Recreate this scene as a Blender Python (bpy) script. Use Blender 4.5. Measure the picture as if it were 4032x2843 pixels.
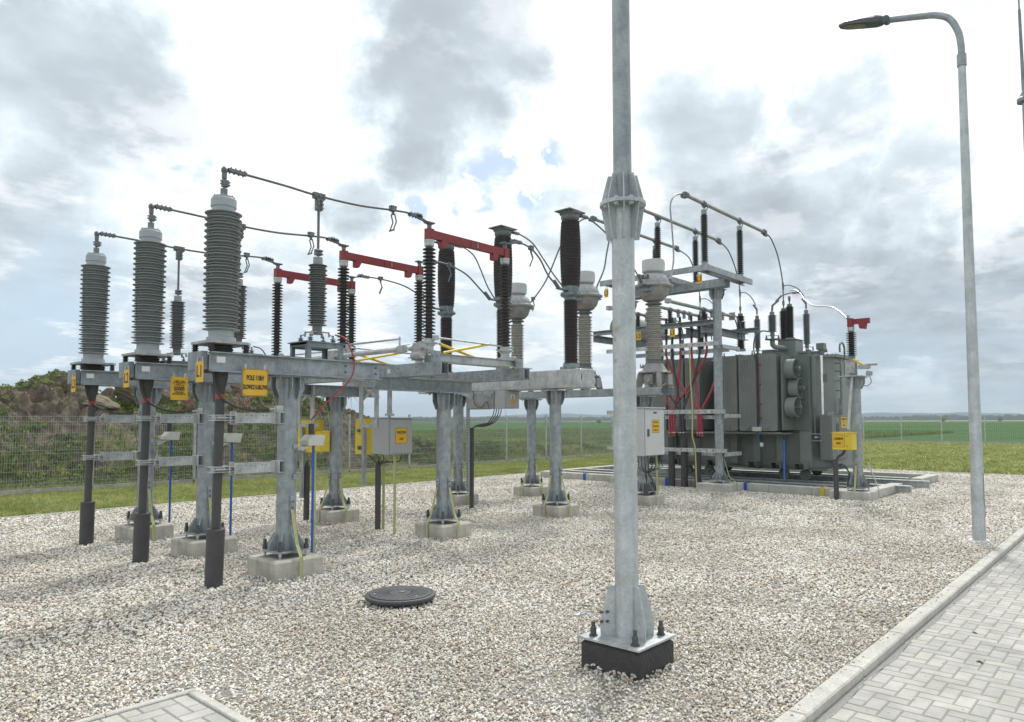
import bpy, math, random
import numpy as np
from mathutils import Vector, Matrix
random.seed(7); rng = np.random.default_rng(7)
PI = math.pi
SC = bpy.context.scene
for o in list(bpy.data.objects): bpy.data.objects.remove(o)

# ------------------------------------------------------------------ camera
cam = bpy.data.cameras.new('camera'); co = bpy.data.objects.new('camera', cam)
SC.collection.objects.link(co); SC.camera = co
FPX, CYP = 2817.26, 1504.2
cam.sensor_fit = 'HORIZONTAL'; cam.sensor_width = 36.0
cam.lens = 36.0*FPX/4032; cam.shift_y = (CYP-1421.5)/4032
cam.clip_start = 0.1; cam.clip_end = 12000
_p, _y, _r = math.radians(3.0908), math.radians(42.1186), math.radians(-0.1159)
fw = Vector((math.cos(_y)*math.cos(_p), math.sin(_y)*math.cos(_p), math.sin(_p)))
rt = Vector((math.sin(_y), -math.cos(_y), 0)); up = rt.cross(fw)
rt2 = rt*math.cos(_r)+up*math.sin(_r); up2 = -rt*math.sin(_r)+up*math.cos(_r)
mw = Matrix((rt2, up2, -fw)).transposed().to_4x4(); mw.translation = Vector((0, 0, 1.7))
co.matrix_world = mw

# ------------------------------------------------------------------ sky, sun, exposure
SUN_EL, SUN_AZ = math.radians(52), math.radians(22)      # azimuth measured from +X towards +Y
SC.view_settings.view_transform = 'Standard'; SC.view_settings.look = 'None'
SC.view_settings.exposure = 0.33; SC.view_settings.gamma = 1.0
W = bpy.data.worlds.new('World'); SC.world = W; W.use_nodes = True
nt = W.node_tree; N = nt.nodes; LK = nt.links; N.clear()
def nd(t, **k):
    n = N.new(t)
    for a, b in k.items(): setattr(n, a, b)
    return n
wout = nd('ShaderNodeOutputWorld')
sky = nd('ShaderNodeTexSky', sky_type='NISHITA'); sky.sun_disc = False
sky.sun_elevation = SUN_EL; sky.sun_rotation = PI/2-SUN_AZ; sky.dust_density = 1.0; sky.ozone_density = 1.0
bgs = nd('ShaderNodeBackground'); bgs.inputs[1].default_value = 0.12
LK.new(sky.outputs[0], bgs.inputs[0])
tc = nd('ShaderNodeTexCoord')
def vmath(op, a, b=None, s=None):
    n = nd('ShaderNodeVectorMath', operation=op)
    for i, x in enumerate((a, b)):
        if x is None: continue
        if isinstance(x, (tuple, list, Vector)): n.inputs[i].default_value = tuple(x)
        else: LK.new(x, n.inputs[i])
    if s is not None:
        if isinstance(s, (int, float)): n.inputs['Scale'].default_value = s
        else: LK.new(s, n.inputs['Scale'])
    return n.outputs['Value'] if op in ('DOT_PRODUCT', 'LENGTH', 'DISTANCE') else n.outputs[0]
def wm(op, a, b=None, c=None, clamp=False):
    n = nd('ShaderNodeMath', operation=op, use_clamp=clamp)
    for i, x in enumerate((a, b, c)):
        if x is None: continue
        if isinstance(x, (int, float)): n.inputs[i].default_value = x
        else: LK.new(x, n.inputs[i])
    return n.outputs[0]
def wramp(x, a, b, lo=0.0, hi=1.0):
    n = nd('ShaderNodeMapRange', interpolation_type='SMOOTHSTEP')
    n.inputs[1].default_value = a; n.inputs[2].default_value = b; n.inputs[3].default_value = lo; n.inputs[4].default_value = hi
    LK.new(x, n.inputs[0]); return n.outputs[0]
D0 = vmath('NORMALIZE', tc.outputs['Generated'])
def noise(vec, scale, detail=8, rough=0.55, dist=0.0):
    n = nd('ShaderNodeTexNoise'); n.inputs['Scale'].default_value = scale; n.inputs['Detail'].default_value = detail
    n.inputs['Roughness'].default_value = rough; n.inputs['Distortion'].default_value = dist
    LK.new(vec, n.inputs['Vector']); return n
# cloud deck: directions projected on a high plane so clouds flatten towards the horizon
sep = nd('ShaderNodeSeparateXYZ'); LK.new(D0, sep.inputs[0])
zc = wm('ADD', wm('MAXIMUM', sep.outputs[2], 0.0), 0.16)
cx = wm('DIVIDE', sep.outputs[0], zc); cy = wm('DIVIDE', sep.outputs[1], zc)
cmb = nd('ShaderNodeCombineXYZ'); LK.new(cx, cmb.inputs[0]); LK.new(cy, cmb.inputs[1])
n1 = noise(cmb.outputs[0], 1.15, 9, 0.56, 0.25); n2 = noise(cmb.outputs[0], 4.0, 8, 0.6); n3 = noise(cmb.outputs[0], 0.5, 4, 0.5)
warp = vmath('SCALE', vmath('SUBTRACT', noise(D0, 5.0, 6, 0.6).outputs['Color'], (0.5, 0.5, 0.5)), s=0.34)
DW = vmath('NORMALIZE', vmath('ADD', D0, warp))
def blob(d, r0, r1):     # 1 inside, 0 outside, angular radii in degrees
    return wramp(vmath('DOT_PRODUCT', DW, Vector(d).normalized()), math.cos(math.radians(r1)), math.cos(math.radians(r0)))
SKYBLOBS = [  # direction, inner and outer angular radius, darkness of each grey cloud mass
 ((0.5775, 0.6627, 0.4767), 2.0, 8.5, 0.72), ((0.6090, 0.6809, 0.4068), 1.0, 6.5, 0.7), ((0.6598, 0.5862, 0.4702), 1.0, 6.5, 0.6), ((0.2479, 0.8981, 0.3632), 2.0, 9.5, 0.62), ((0.1999, 0.8965, 0.3955), 1.0, 7.5, 0.5), ((0.3322, 0.8789, 0.3424), 1.0, 5.5, 0.5),
 ((0.9008, 0.3216, 0.2918), 1.0, 7.5, 0.66), ((0.8310, 0.4309, 0.3518), 1.0, 6.5, 0.55), ((0.8843, 0.3971, 0.2455), 2.0, 8.0, 0.66), ((0.9549, 0.2468, 0.1654), 2.0, 9.0, 0.78), ((0.9416, 0.3123, 0.1261), 1.0, 7.0, 0.7), ((0.9414, 0.1968, 0.2738), 1.0, 5.0, 0.45), ((0.9839, 0.1375, 0.1138), 1.0, 7.0, 0.75), ((0.8862, 0.2773, 0.3712), 0.5, 4.0, 0.45),
 ((0.2158, 0.9568, 0.1946), 1.0, 7.0, 0.55), ((0.4189, 0.8934, 0.1625), 1.0, 7.0, 0.45), ((0.5752, 0.7572, 0.3096), 0.5, 3.5, 0.5), ((0.6809, 0.7225, 0.1198), 1.0, 8.0, 0.4), ((0.5042, 0.8447, 0.1796), 1.0, 6.0, 0.4), ((0.2684, 0.9499, 0.1603), 0.5, 5.0, 0.35), ((0.7912, 0.5654, 0.2329), 0.5, 5.0, 0.3),
 ((-0.6,-0.5,0.7), 5, 40, 0.6), ((0.2,-0.9,0.5), 5, 30, 0.6)]
BLUEBLOBS = [((0.7298, 0.6129, 0.3029), 1.0, 3.2, 1.0), ((0.6337, 0.7123, 0.3017), 0.3, 1.7, 0.8), ((0.6890, 0.6531, 0.3142), 0.4, 2.2, 0.9), ((-0.4,0.6,0.7), 5, 25, 0.5)]
gray = None
for (dv, r0, r1, s) in SKYBLOBS:
    b = wm('MULTIPLY', blob(dv, r0, r1), s)
    gray = b if gray is None else wm('MAXIMUM', gray, b)
tex = wm('ADD', wm('MULTIPLY', n1.outputs[0], 0.75), wm('MULTIPLY', n2.outputs[0], 0.25))
fld = wm('MULTIPLY', wramp(tex, 0.47, 0.68), 0.34)
g1 = wm('ADD', wm('MULTIPLY', gray, wramp(n2.outputs[0], 0.2, 0.7, 0.72, 1.15)), fld, clamp=True)
low = wramp(sep.outputs[2], 0.0, 0.22, 1.0, 0.0)
ramp = nd('ShaderNodeValToRGB'); cr = ramp.color_ramp
cr.elements[0].position = 0.0; cr.elements[0].color = (1.0, 1.0, 1.0, 1)
cr.elements[1].position = 1.0; cr.elements[1].color = (0.34, 0.38, 0.42, 1)
e = cr.elements.new(0.3); e.color = (0.72, 0.80, 0.85, 1)
e = cr.elements.new(0.62); e.color = (0.48, 0.54, 0.59, 1)
LK.new(g1, ramp.inputs[0])
# bluish clearer air near the horizon
mixh = nd('ShaderNodeMixRGB'); LK.new(wm('MULTIPLY', low, wramp(n1.outputs[0], 0.60, 0.42, 0.15, 0.85)), mixh.inputs[0])
LK.new(ramp.outputs[0], mixh.inputs[1]); mixh.inputs[2].default_value = (0.43, 0.55, 0.66, 1)
# bright cumulus edges low in the sky
lowb = None
for (dv, r0, r1, s) in (((0.2476, 0.9655, 0.0807), 2.0, 7.5, 0.85), ((0.3538, 0.9319, 0.0803), 1.0, 5.0, 0.6), ((0.6305, 0.7760, 0.0146), 1.0, 8.0, 0.6), ((0.9193, 0.3928, 0.0248), 1.0, 7.0, 0.35), ((0.5280, 0.8386, 0.1339), 0.5, 4.0, 0.35)):
    b = wm('MULTIPLY', blob(dv, r0, r1), s); lowb = b if lowb is None else wm('MAXIMUM', lowb, b)
mixl = nd('ShaderNodeMixRGB'); LK.new(lowb, mixl.inputs[0]); LK.new(mixh.outputs[0], mixl.inputs[1]); mixl.inputs[2].default_value = (0.50, 0.64, 0.77, 1); mixh = mixl
mixb = nd('ShaderNodeMixRGB')
LK.new(wm('MULTIPLY', wramp(noise(cmb.outputs[0], 1.9, 10, 0.62).outputs[0], 0.51, 0.60), wramp(sep.outputs[2], 0.02, 0.09, 0.0, 0.9)), mixb.inputs[0])
LK.new(mixh.outputs[0], mixb.inputs[1]); mixb.inputs[2].default_value = (1.0, 1.01, 1.02, 1)
mixc = nd('ShaderNodeMixRGB'); LK.new(wm('SUBTRACT', 1.0, gray, clamp=True), mixc.inputs[0])
LK.new(mixh.outputs[0], mixc.inputs[1]); LK.new(mixb.outputs[0], mixc.inputs[2])
bgc = nd('ShaderNodeBackground'); bgc.inputs[1].default_value = 1.0; LK.new(mixc.outputs[0], bgc.inputs[0])
blue = None
for (dv, r0, r1, s) in BLUEBLOBS:
    b = wm('MULTIPLY', blob(dv, r0, r1), s); blue = b if blue is None else wm('MAXIMUM', blue, b)
blue = wm('MULTIPLY', blue, wramp(noise(D0, 22.0, 8, 0.62).outputs[0], 0.44, 0.54))
mx = nd('ShaderNodeMixShader'); LK.new(blue, mx.inputs[0]); LK.new(bgc.outputs[0], mx.inputs[1]); LK.new(bgs.outputs[0], mx.inputs[2])
LK.new(mx.outputs[0], wout.inputs[0])
try: W.cycles.sampling_method = 'MANUAL'; W.cycles.sample_map_resolution = 512
except Exception: pass
sl = bpy.data.lights.new('sun', 'SUN'); sl.energy = 2.3; sl.angle = math.radians(7); sl.color = (1.0, 0.96, 0.9)
so = bpy.data.objects.new('sun', sl); SC.collection.objects.link(so)
sd = Vector((math.cos(SUN_EL)*math.cos(SUN_AZ), math.cos(SUN_EL)*math.sin(SUN_AZ), math.sin(SUN_EL)))
so.rotation_euler = (-sd).to_track_quat('-Z', 'Y').to_euler(); so.location = (0, 0, 20)

# ------------------------------------------------------------------ materials
def mat(name, col, rough=0.6, metal=0.0, var=0.0, vscale=8.0, col2=None, bump=0.0, bscale=60.0, spec=0.5, stretch=None, coord='Object', rnd=None, detail=6):
    m = bpy.data.materials.new(name); m.use_nodes = True; t = m.node_tree; b = t.nodes['Principled BSDF']
    b.inputs['Roughness'].default_value = rough; b.inputs['Metallic'].default_value = metal
    b.inputs['Specular IOR Level'].default_value = spec
    b.inputs['Base Color'].default_value = (*col, 1)
    tcn = t.nodes.new('ShaderNodeTexCoord'); coord0 = coord; src = tcn.outputs['Object' if coord == 'World' else coord]
    if coord0 == 'World': src = t.nodes.new('ShaderNodeNewGeometry').outputs['Position']
    if stretch:
        mp = t.nodes.new('ShaderNodeMapping'); mp.inputs['Scale'].default_value = stretch; t.links.new(src, mp.inputs[0]); src = mp.outputs[0]
    if col2 is not None or var > 0:
        n = t.nodes.new('ShaderNodeTexNoise'); n.inputs['Scale'].default_value = vscale; n.inputs['Detail'].default_value = detail; n.inputs['Roughness'].default_value = 0.6
        t.links.new(src, n.inputs['Vector'])
        r = t.nodes.new('ShaderNodeValToRGB')
        c2 = col2 if col2 is not None else tuple(max(0, c*(1-var)) for c in col)
        c1 = col if col2 is not None else tuple(min(1, c*(1+var)) for c in col)
        r.color_ramp.elements[0].position = 0.36; r.color_ramp.elements[0].color = (*c2, 1)
        r.color_ramp.elements[1].position = 0.64; r.color_ramp.elements[1].color = (*c1, 1)
        t.links.new(n.outputs[0], r.inputs[0]); outc = r.outputs[0]
        if rnd:
            oi = t.nodes.new('ShaderNodeObjectInfo') if rnd[0] == 'obj' else t.nodes.new('ShaderNodeNewGeometry')
            so_ = oi.outputs['Random'] if rnd[0] == 'obj' else oi.outputs['Random Per Island']
            rr = t.nodes.new('ShaderNodeValToRGB'); els = rnd[1]
            rr.color_ramp.elements[0].position = els[0][0]; rr.color_ramp.elements[0].color = (*els[0][1], 1)
            rr.color_ramp.elements[1].position = els[-1][0]; rr.color_ramp.elements[1].color = (*els[-1][1], 1)
            for p_, c_ in els[1:-1]:
                q_ = rr.color_ramp.elements.new(p_); q_.color = (*c_, 1)
            t.links.new(so_, rr.inputs[0])
            mm = t.nodes.new('ShaderNodeMixRGB'); mm.blend_type = 'MULTIPLY'; mm.inputs[0].default_value = 1
            t.links.new(outc, mm.inputs[1]); t.links.new(rr.outputs[0], mm.inputs[2]); outc = mm.outputs[0]
        t.links.new(outc, b.inputs['Base Color'])
    if name in STEEL:
        for sc_, lo, st_ in ((26.0, 0.91, (1, 1, 0.12)), (60.0, 0.88, (1, 1, 1)), (2.2, 0.90, (1, 1, 1))):
            mp2 = t.nodes.new('ShaderNodeMapping'); mp2.inputs['Scale'].default_value = st_; t.links.new(tcn.outputs['Object'], mp2.inputs[0])
            n = t.nodes.new('ShaderNodeTexNoise'); n.inputs['Scale'].default_value = sc_; n.inputs['Detail'].default_value = 7; n.inputs['Roughness'].default_value = 0.65; t.links.new(mp2.outputs[0], n.inputs['Vector'])
            mr = t.nodes.new('ShaderNodeMapRange'); mr.inputs[1].default_value = 0.36; mr.inputs[2].default_value = 0.62; mr.inputs[3].default_value = lo; mr.inputs[4].default_value = 1.06; t.links.new(n.outputs[0], mr.inputs[0])
            mm = t.nodes.new('ShaderNodeMixRGB'); mm.blend_type = 'MULTIPLY'; mm.inputs[0].default_value = 1; t.links.new(outc, mm.inputs[1]); t.links.new(mr.outputs[0], mm.inputs[2]); outc = mm.outputs[0]
        t.links.new(outc, b.inputs['Base Color'])
    if bump > 0:
        n = t.nodes.new('ShaderNodeTexNoise'); n.inputs['Scale'].default_value = bscale; n.inputs['Detail'].default_value = 5
        t.links.new(src, n.inputs['Vector'])
        bp = t.nodes.new('ShaderNodeBump'); bp.inputs['Strength'].default_value = bump; bp.inputs['Distance'].default_value = 0.01
        t.links.new(n.outputs[0], bp.inputs['Height']); t.links.new(bp.outputs[0], b.inputs['Normal'])
    return m
STEEL = ('galvanised_steel', 'weathered_galvanised_steel', 'bright_galvanised_steel', 'mast_galvanised_steel', 'concrete', 'pale_concrete')
M = {
 'galv': mat('galvanised_steel', (0.385,0.42,0.44), 0.5, 0.35, vscale=9, col2=(0.275,0.31,0.332), bump=0.15, bscale=90),
 'galvd': mat('weathered_galvanised_steel', (0.27,0.305,0.32), 0.5, 0.35, vscale=14, col2=(0.17,0.20,0.225), bump=0.15, bscale=60, stretch=(1,1,0.4)),
 'galvl': mat('bright_galvanised_steel', (0.56,0.585,0.58), 0.45, 0.35, vscale=7, col2=(0.38,0.41,0.42), bump=0.1),
 'mast': mat('mast_galvanised_steel', (0.56,0.59,0.60), 0.5, 0.3, vscale=7, col2=(0.43,0.465,0.485), bump=0.25, bscale=30, detail=10),
 'alu': mat('aluminium', (0.55,0.56,0.57), 0.4, 0.6, var=0.12, vscale=20),
 'shiny': mat('polished_aluminium', (0.85,0.85,0.85), 0.25, 0.8, var=0.05),
 'cable_grey': mat('stranded_conductor', (0.16,0.17,0.175), 0.55, 0.4, var=0.25, vscale=60),
 'clamp': mat('cast_clamp', (0.17,0.18,0.185), 0.55, 0.4, var=0.3, vscale=40),
 'bolt': mat('dark_bolt', (0.09,0.095,0.10), 0.5, 0.3, var=0.1),
 'busbar': mat('aluminium_busbar', (0.33,0.335,0.32), 0.45, 0.4, var=0.15, vscale=6),
 'rubber': mat('black_rubber', (0.072,0.072,0.072), 0.75, 0.0, var=0.08, vscale=5),
 'duct': mat('black_duct', (0.066,0.066,0.066), 0.6, 0.0, var=0.1, vscale=5),
 'porc': mat('dark_brown_porcelain', (0.066,0.062,0.061), 0.42, 0.0, var=0.08, vscale=6, spec=0.35),
 'sil': mat('grey_silicone', (0.315,0.338,0.338), 0.6, 0.0, var=0.08, vscale=4),
 'silf': mat('pale_grey_flange', (0.38,0.41,0.43), 0.55, 0.1, var=0.08, vscale=6),
 'sild': mat('dark_grey_silicone', (0.20,0.212,0.21), 0.6, 0.0, var=0.08, vscale=4),
 'silw': mat('pale_grey_silicone', (0.42,0.41,0.375), 0.6, 0.0, var=0.1, vscale=4),
 'castal': mat('cast_aluminium', (0.38,0.39,0.39), 0.6, 0.2, var=0.15, vscale=12),
 'castbr': mat('cast_housing', (0.32,0.318,0.31), 0.6, 0.15, col2=(0.235,0.23,0.215), vscale=7),
 'whitep': mat('white_paint', (0.52,0.535,0.54), 0.45, 0.0, var=0.05, vscale=3),
 'cab': mat('pale_grey_cabinet', (0.56,0.58,0.58), 0.5, 0.0, var=0.04, vscale=3),
 'cabd': mat('mid_grey_cabinet', (0.38,0.40,0.40), 0.55, 0.0, var=0.05, vscale=3),
 'cabs': mat('steel_cabinet', (0.30,0.30,0.295), 0.4, 0.3, var=0.12, vscale=2),
 'cream': mat('cream_plastic', (0.56,0.56,0.50), 0.5, 0.0, var=0.06, vscale=5),
 'red': mat('red_painted_steel', (0.23,0.030,0.035), 0.5, 0.1, var=0.15, vscale=6),
 'redw': mat('red_insulated_wire', (0.36,0.055,0.075), 0.5, 0.0, var=0.1, vscale=9),
 'redb': mat('red_tape', (0.42,0.05,0.05), 0.5, 0.0, var=0.1),
 'yg': mat('yellow_green_strap', (0.40,0.41,0.19), 0.6, 0.0, var=0.1),
 'fence': mat('fence_wire', (0.36,0.385,0.38), 0.5, 0.3, var=0.08),
 'redd': mat('dark_red_lead', (0.22,0.03,0.04), 0.6),
 'yel': mat('yellow_paint', (0.72,0.54,0.05), 0.45, 0.0, var=0.06, vscale=3),
 'sign': mat('yellow_sign', (0.70,0.43,0.03), 0.5, 0.0, var=0.06, vscale=6),
 'ink': mat('sign_lettering', (0.05,0.025,0.03), 0.6),
 'white': mat('white_sticker', (0.7,0.7,0.7), 0.5),
 'orange': mat('orange_sticker', (0.72,0.34,0.05), 0.5),
 'blue': mat('blue_band', (0.03,0.11,0.42), 0.5, 0.0, var=0.1, vscale=4),
 'green': mat('grey_green_transformer_paint', (0.21,0.236,0.224), 0.45, 0.0, var=0.07, vscale=2.5),
 'greend': mat('dark_grey_green_paint', (0.14,0.172,0.158), 0.45, 0.0, var=0.08, vscale=2.5),
 'slate': mat('slate_grey_cabinet', (0.165,0.182,0.18), 0.45, 0.0, var=0.04, vscale=2),
 'conc': mat('concrete', (0.52,0.495,0.44), 0.9, 0.0, vscale=5, col2=(0.36,0.345,0.30), bump=0.3, bscale=120, detail=10),
 'concl': mat('pale_concrete', (0.56,0.55,0.50), 0.9, 0.0, vscale=5, col2=(0.46,0.45,0.41), bump=0.3, bscale=140, detail=10),
 'tar': mat('bitumen_coated_concrete', (0.05,0.05,0.05), 0.7, 0.0, vscale=9, col2=(0.035,0.035,0.035), bump=0.6, bscale=40),
 'paver': mat('paving_stone', (0.52,0.51,0.48), 0.9, 0.0, vscale=4, col2=(0.39,0.385,0.36), bump=0.4, bscale=220, detail=10,
     rnd=('isl', [(0.0,(0.82,0.82,0.82)),(0.5,(0.95,0.95,0.95)),(1.0,(1.05,1.04,1.0))])),
 'joint': mat('joint_sand', (0.27,0.265,0.25), 0.95, 0.0, var=0.15, vscale=60),
 'gsheet': mat('gravel_base', (0.30,0.285,0.255), 0.95, 0.0, vscale=55, col2=(0.15,0.14,0.125), bump=0.8, bscale=45),
 'stone': mat('gravel_stone', (1.0,0.99,0.97), 0.85, 0.0, vscale=0.7, col2=(0.74,0.72,0.675), coord='World', detail=12,
     rnd=('obj', [(0.0,(0.38,0.30,0.22)),(0.10,(0.62,0.53,0.42)),(0.24,(0.80,0.76,0.67)),(0.5,(0.86,0.84,0.79)),(0.7,(0.95,0.945,0.92)),(0.80,(0.50,0.49,0.46)),(0.9,(0.88,0.86,0.81)),(1.0,(0.33,0.315,0.29))])),
 'turf': mat('lawn_soil', (0.19,0.225,0.09), 0.95, 0.0, vscale=1.6, col2=(0.27,0.26,0.14), spec=0.0),
 'blade': mat('grass_blade', (0.48,0.51,0.27), 0.8, 0.0, vscale=0.9, col2=(0.30,0.35,0.15), coord='World', spec=0.1,
     rnd=('obj', [(0.0,(0.7,0.8,0.6)),(0.6,(1.0,1.0,0.9)),(1.0,(1.5,1.25,0.9))])),
 'weed': mat('weed_leaf', (0.31,0.37,0.18), 0.8, 0.0, vscale=0.9, col2=(0.17,0.22,0.10), coord='World', spec=0.1,
     rnd=('obj', [(0.0,(0.6,0.7,0.5)),(0.6,(1.0,1.0,0.9)),(1.0,(1.45,1.3,0.9))])),
 'dry': mat('dry_stalk', (0.42,0.40,0.33), 0.9, 0.0, var=0.2),
 'soil': mat('soil', (0.185,0.152,0.115), 0.95, 0.0, vscale=3.2, col2=(0.085,0.072,0.057), spec=0.1, bump=1.0, bscale=14, detail=12),
 'clod': mat('clay_clod', (0.25,0.21,0.155), 0.95, 0.0, vscale=1.5, col2=(0.16,0.135,0.10), bump=0.9, bscale=7, stretch=(1,1,3), detail=10),
 'field': mat('green_crop', (0.085,0.15,0.065), 1.0, 0.0, vscale=0.05, col2=(0.068,0.125,0.052), spec=0.0, bump=0.0, bscale=3, detail=12),
 'wood': mat('far_woodland', (0.05,0.07,0.055), 1.0, 0.0, spec=0.0, vscale=0.02, col2=(0.03,0.05,0.035)),
 'rape': mat('pale_crop', (0.40,0.40,0.20), 1.0, 0.0, spec=0.0, var=0.1, vscale=0.02),
 'farland': mat('far_fields', (0.12,0.16,0.08), 1.0, 0.0, spec=0.0, vscale=0.004, col2=(0.07,0.10,0.05)),
 'turb': mat('turbine_white', (0.72,0.74,0.75), 0.5),
 'glass': mat('lamp_glass', (0.16,0.16,0.13), 0.25, 0.0, var=0.3, vscale=30),
 'lampb': mat('lamp_housing', (0.09,0.10,0.105), 0.5, 0.2, var=0.1),
 'plate': mat('manhole_plastic', (0.062,0.064,0.068), 0.6, 0.0, var=0.1, vscale=10, bump=0.2, bscale=60),
}
# yellow-green striped earthing strap
def stripe_mat():
    m = bpy.data.materials.new('earthing_strap_stripes'); m.use_nodes = True; t = m.node_tree; b = t.nodes['Principled BSDF']
    uv = t.nodes.new('ShaderNodeUVMap'); uv.uv_map = 'UVMap'
    s = t.nodes.new('ShaderNodeSeparateXYZ'); t.links.new(uv.outputs[0], s.inputs[0])
    w = t.nodes.new('ShaderNodeMath'); w.operation = 'MULTIPLY'; w.inputs[1].default_value = 3.0; t.links.new(s.outputs[0], w.inputs[0])
    f = t.nodes.new('ShaderNodeMath'); f.operation = 'FRACT'; t.links.new(w.outputs[0], f.inputs[0])
    g = t.nodes.new('ShaderNodeMath'); g.operation = 'GREATER_THAN'; g.inputs[1].default_value = 0.62; t.links.new(f.outputs[0], g.inputs[0])
    mm = t.nodes.new('ShaderNodeMixRGB'); mm.inputs[1].default_value = (0.62, 0.62, 0.30, 1); mm.inputs[2].default_value = (0.08, 0.12, 0.05, 1)
    t.links.new(g.outputs[0], mm.inputs[0]); t.links.new(mm.outputs[0], b.inputs['Base Color']); b.inputs['Roughness'].default_value = 0.6
    return m
M['strap'] = stripe_mat()
def stain_mat():
    m = M['mast']; t = m.node_tree; b = t.nodes['Principled BSDF']; src = b.inputs['Base Color'].links[0].from_socket
    g = t.nodes.new('ShaderNodeNewGeometry'); n = t.nodes.new('ShaderNodeTexNoise'); n.inputs['Scale'].default_value = 28; t.links.new(g.outputs['Position'], n.inputs['Vector'])
    for c, r in (((4.222,2.822,2.346), 0.020), ((4.222,2.836,2.270), 0.018), ((4.222,2.834,2.12), 0.014)):
        d = t.nodes.new('ShaderNodeVectorMath'); d.operation = 'DISTANCE'; t.links.new(g.outputs['Position'], d.inputs[0]); d.inputs[1].default_value = c
        a = t.nodes.new('ShaderNodeMath'); a.operation = 'MULTIPLY_ADD'; t.links.new(n.outputs[0], a.inputs[0]); a.inputs[1].default_value = 0.03; t.links.new(d.outputs['Value'], a.inputs[2])
        mr = t.nodes.new('ShaderNodeMapRange'); mr.inputs[1].default_value = r+0.018; mr.inputs[2].default_value = r+0.013; t.links.new(a.outputs[0], mr.inputs[0]); mr.inputs[3].default_value = 0.0; mr.inputs[4].default_value = 0.75
        mx_ = t.nodes.new('ShaderNodeMixRGB'); t.links.new(mr.outputs[0], mx_.inputs[0]); t.links.new(src, mx_.inputs[1]); mx_.inputs[2].default_value = (0.36, 0.32, 0.25, 1); src = mx_.outputs[0]
    t.links.new(src, b.inputs['Base Color'])
stain_mat()

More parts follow.
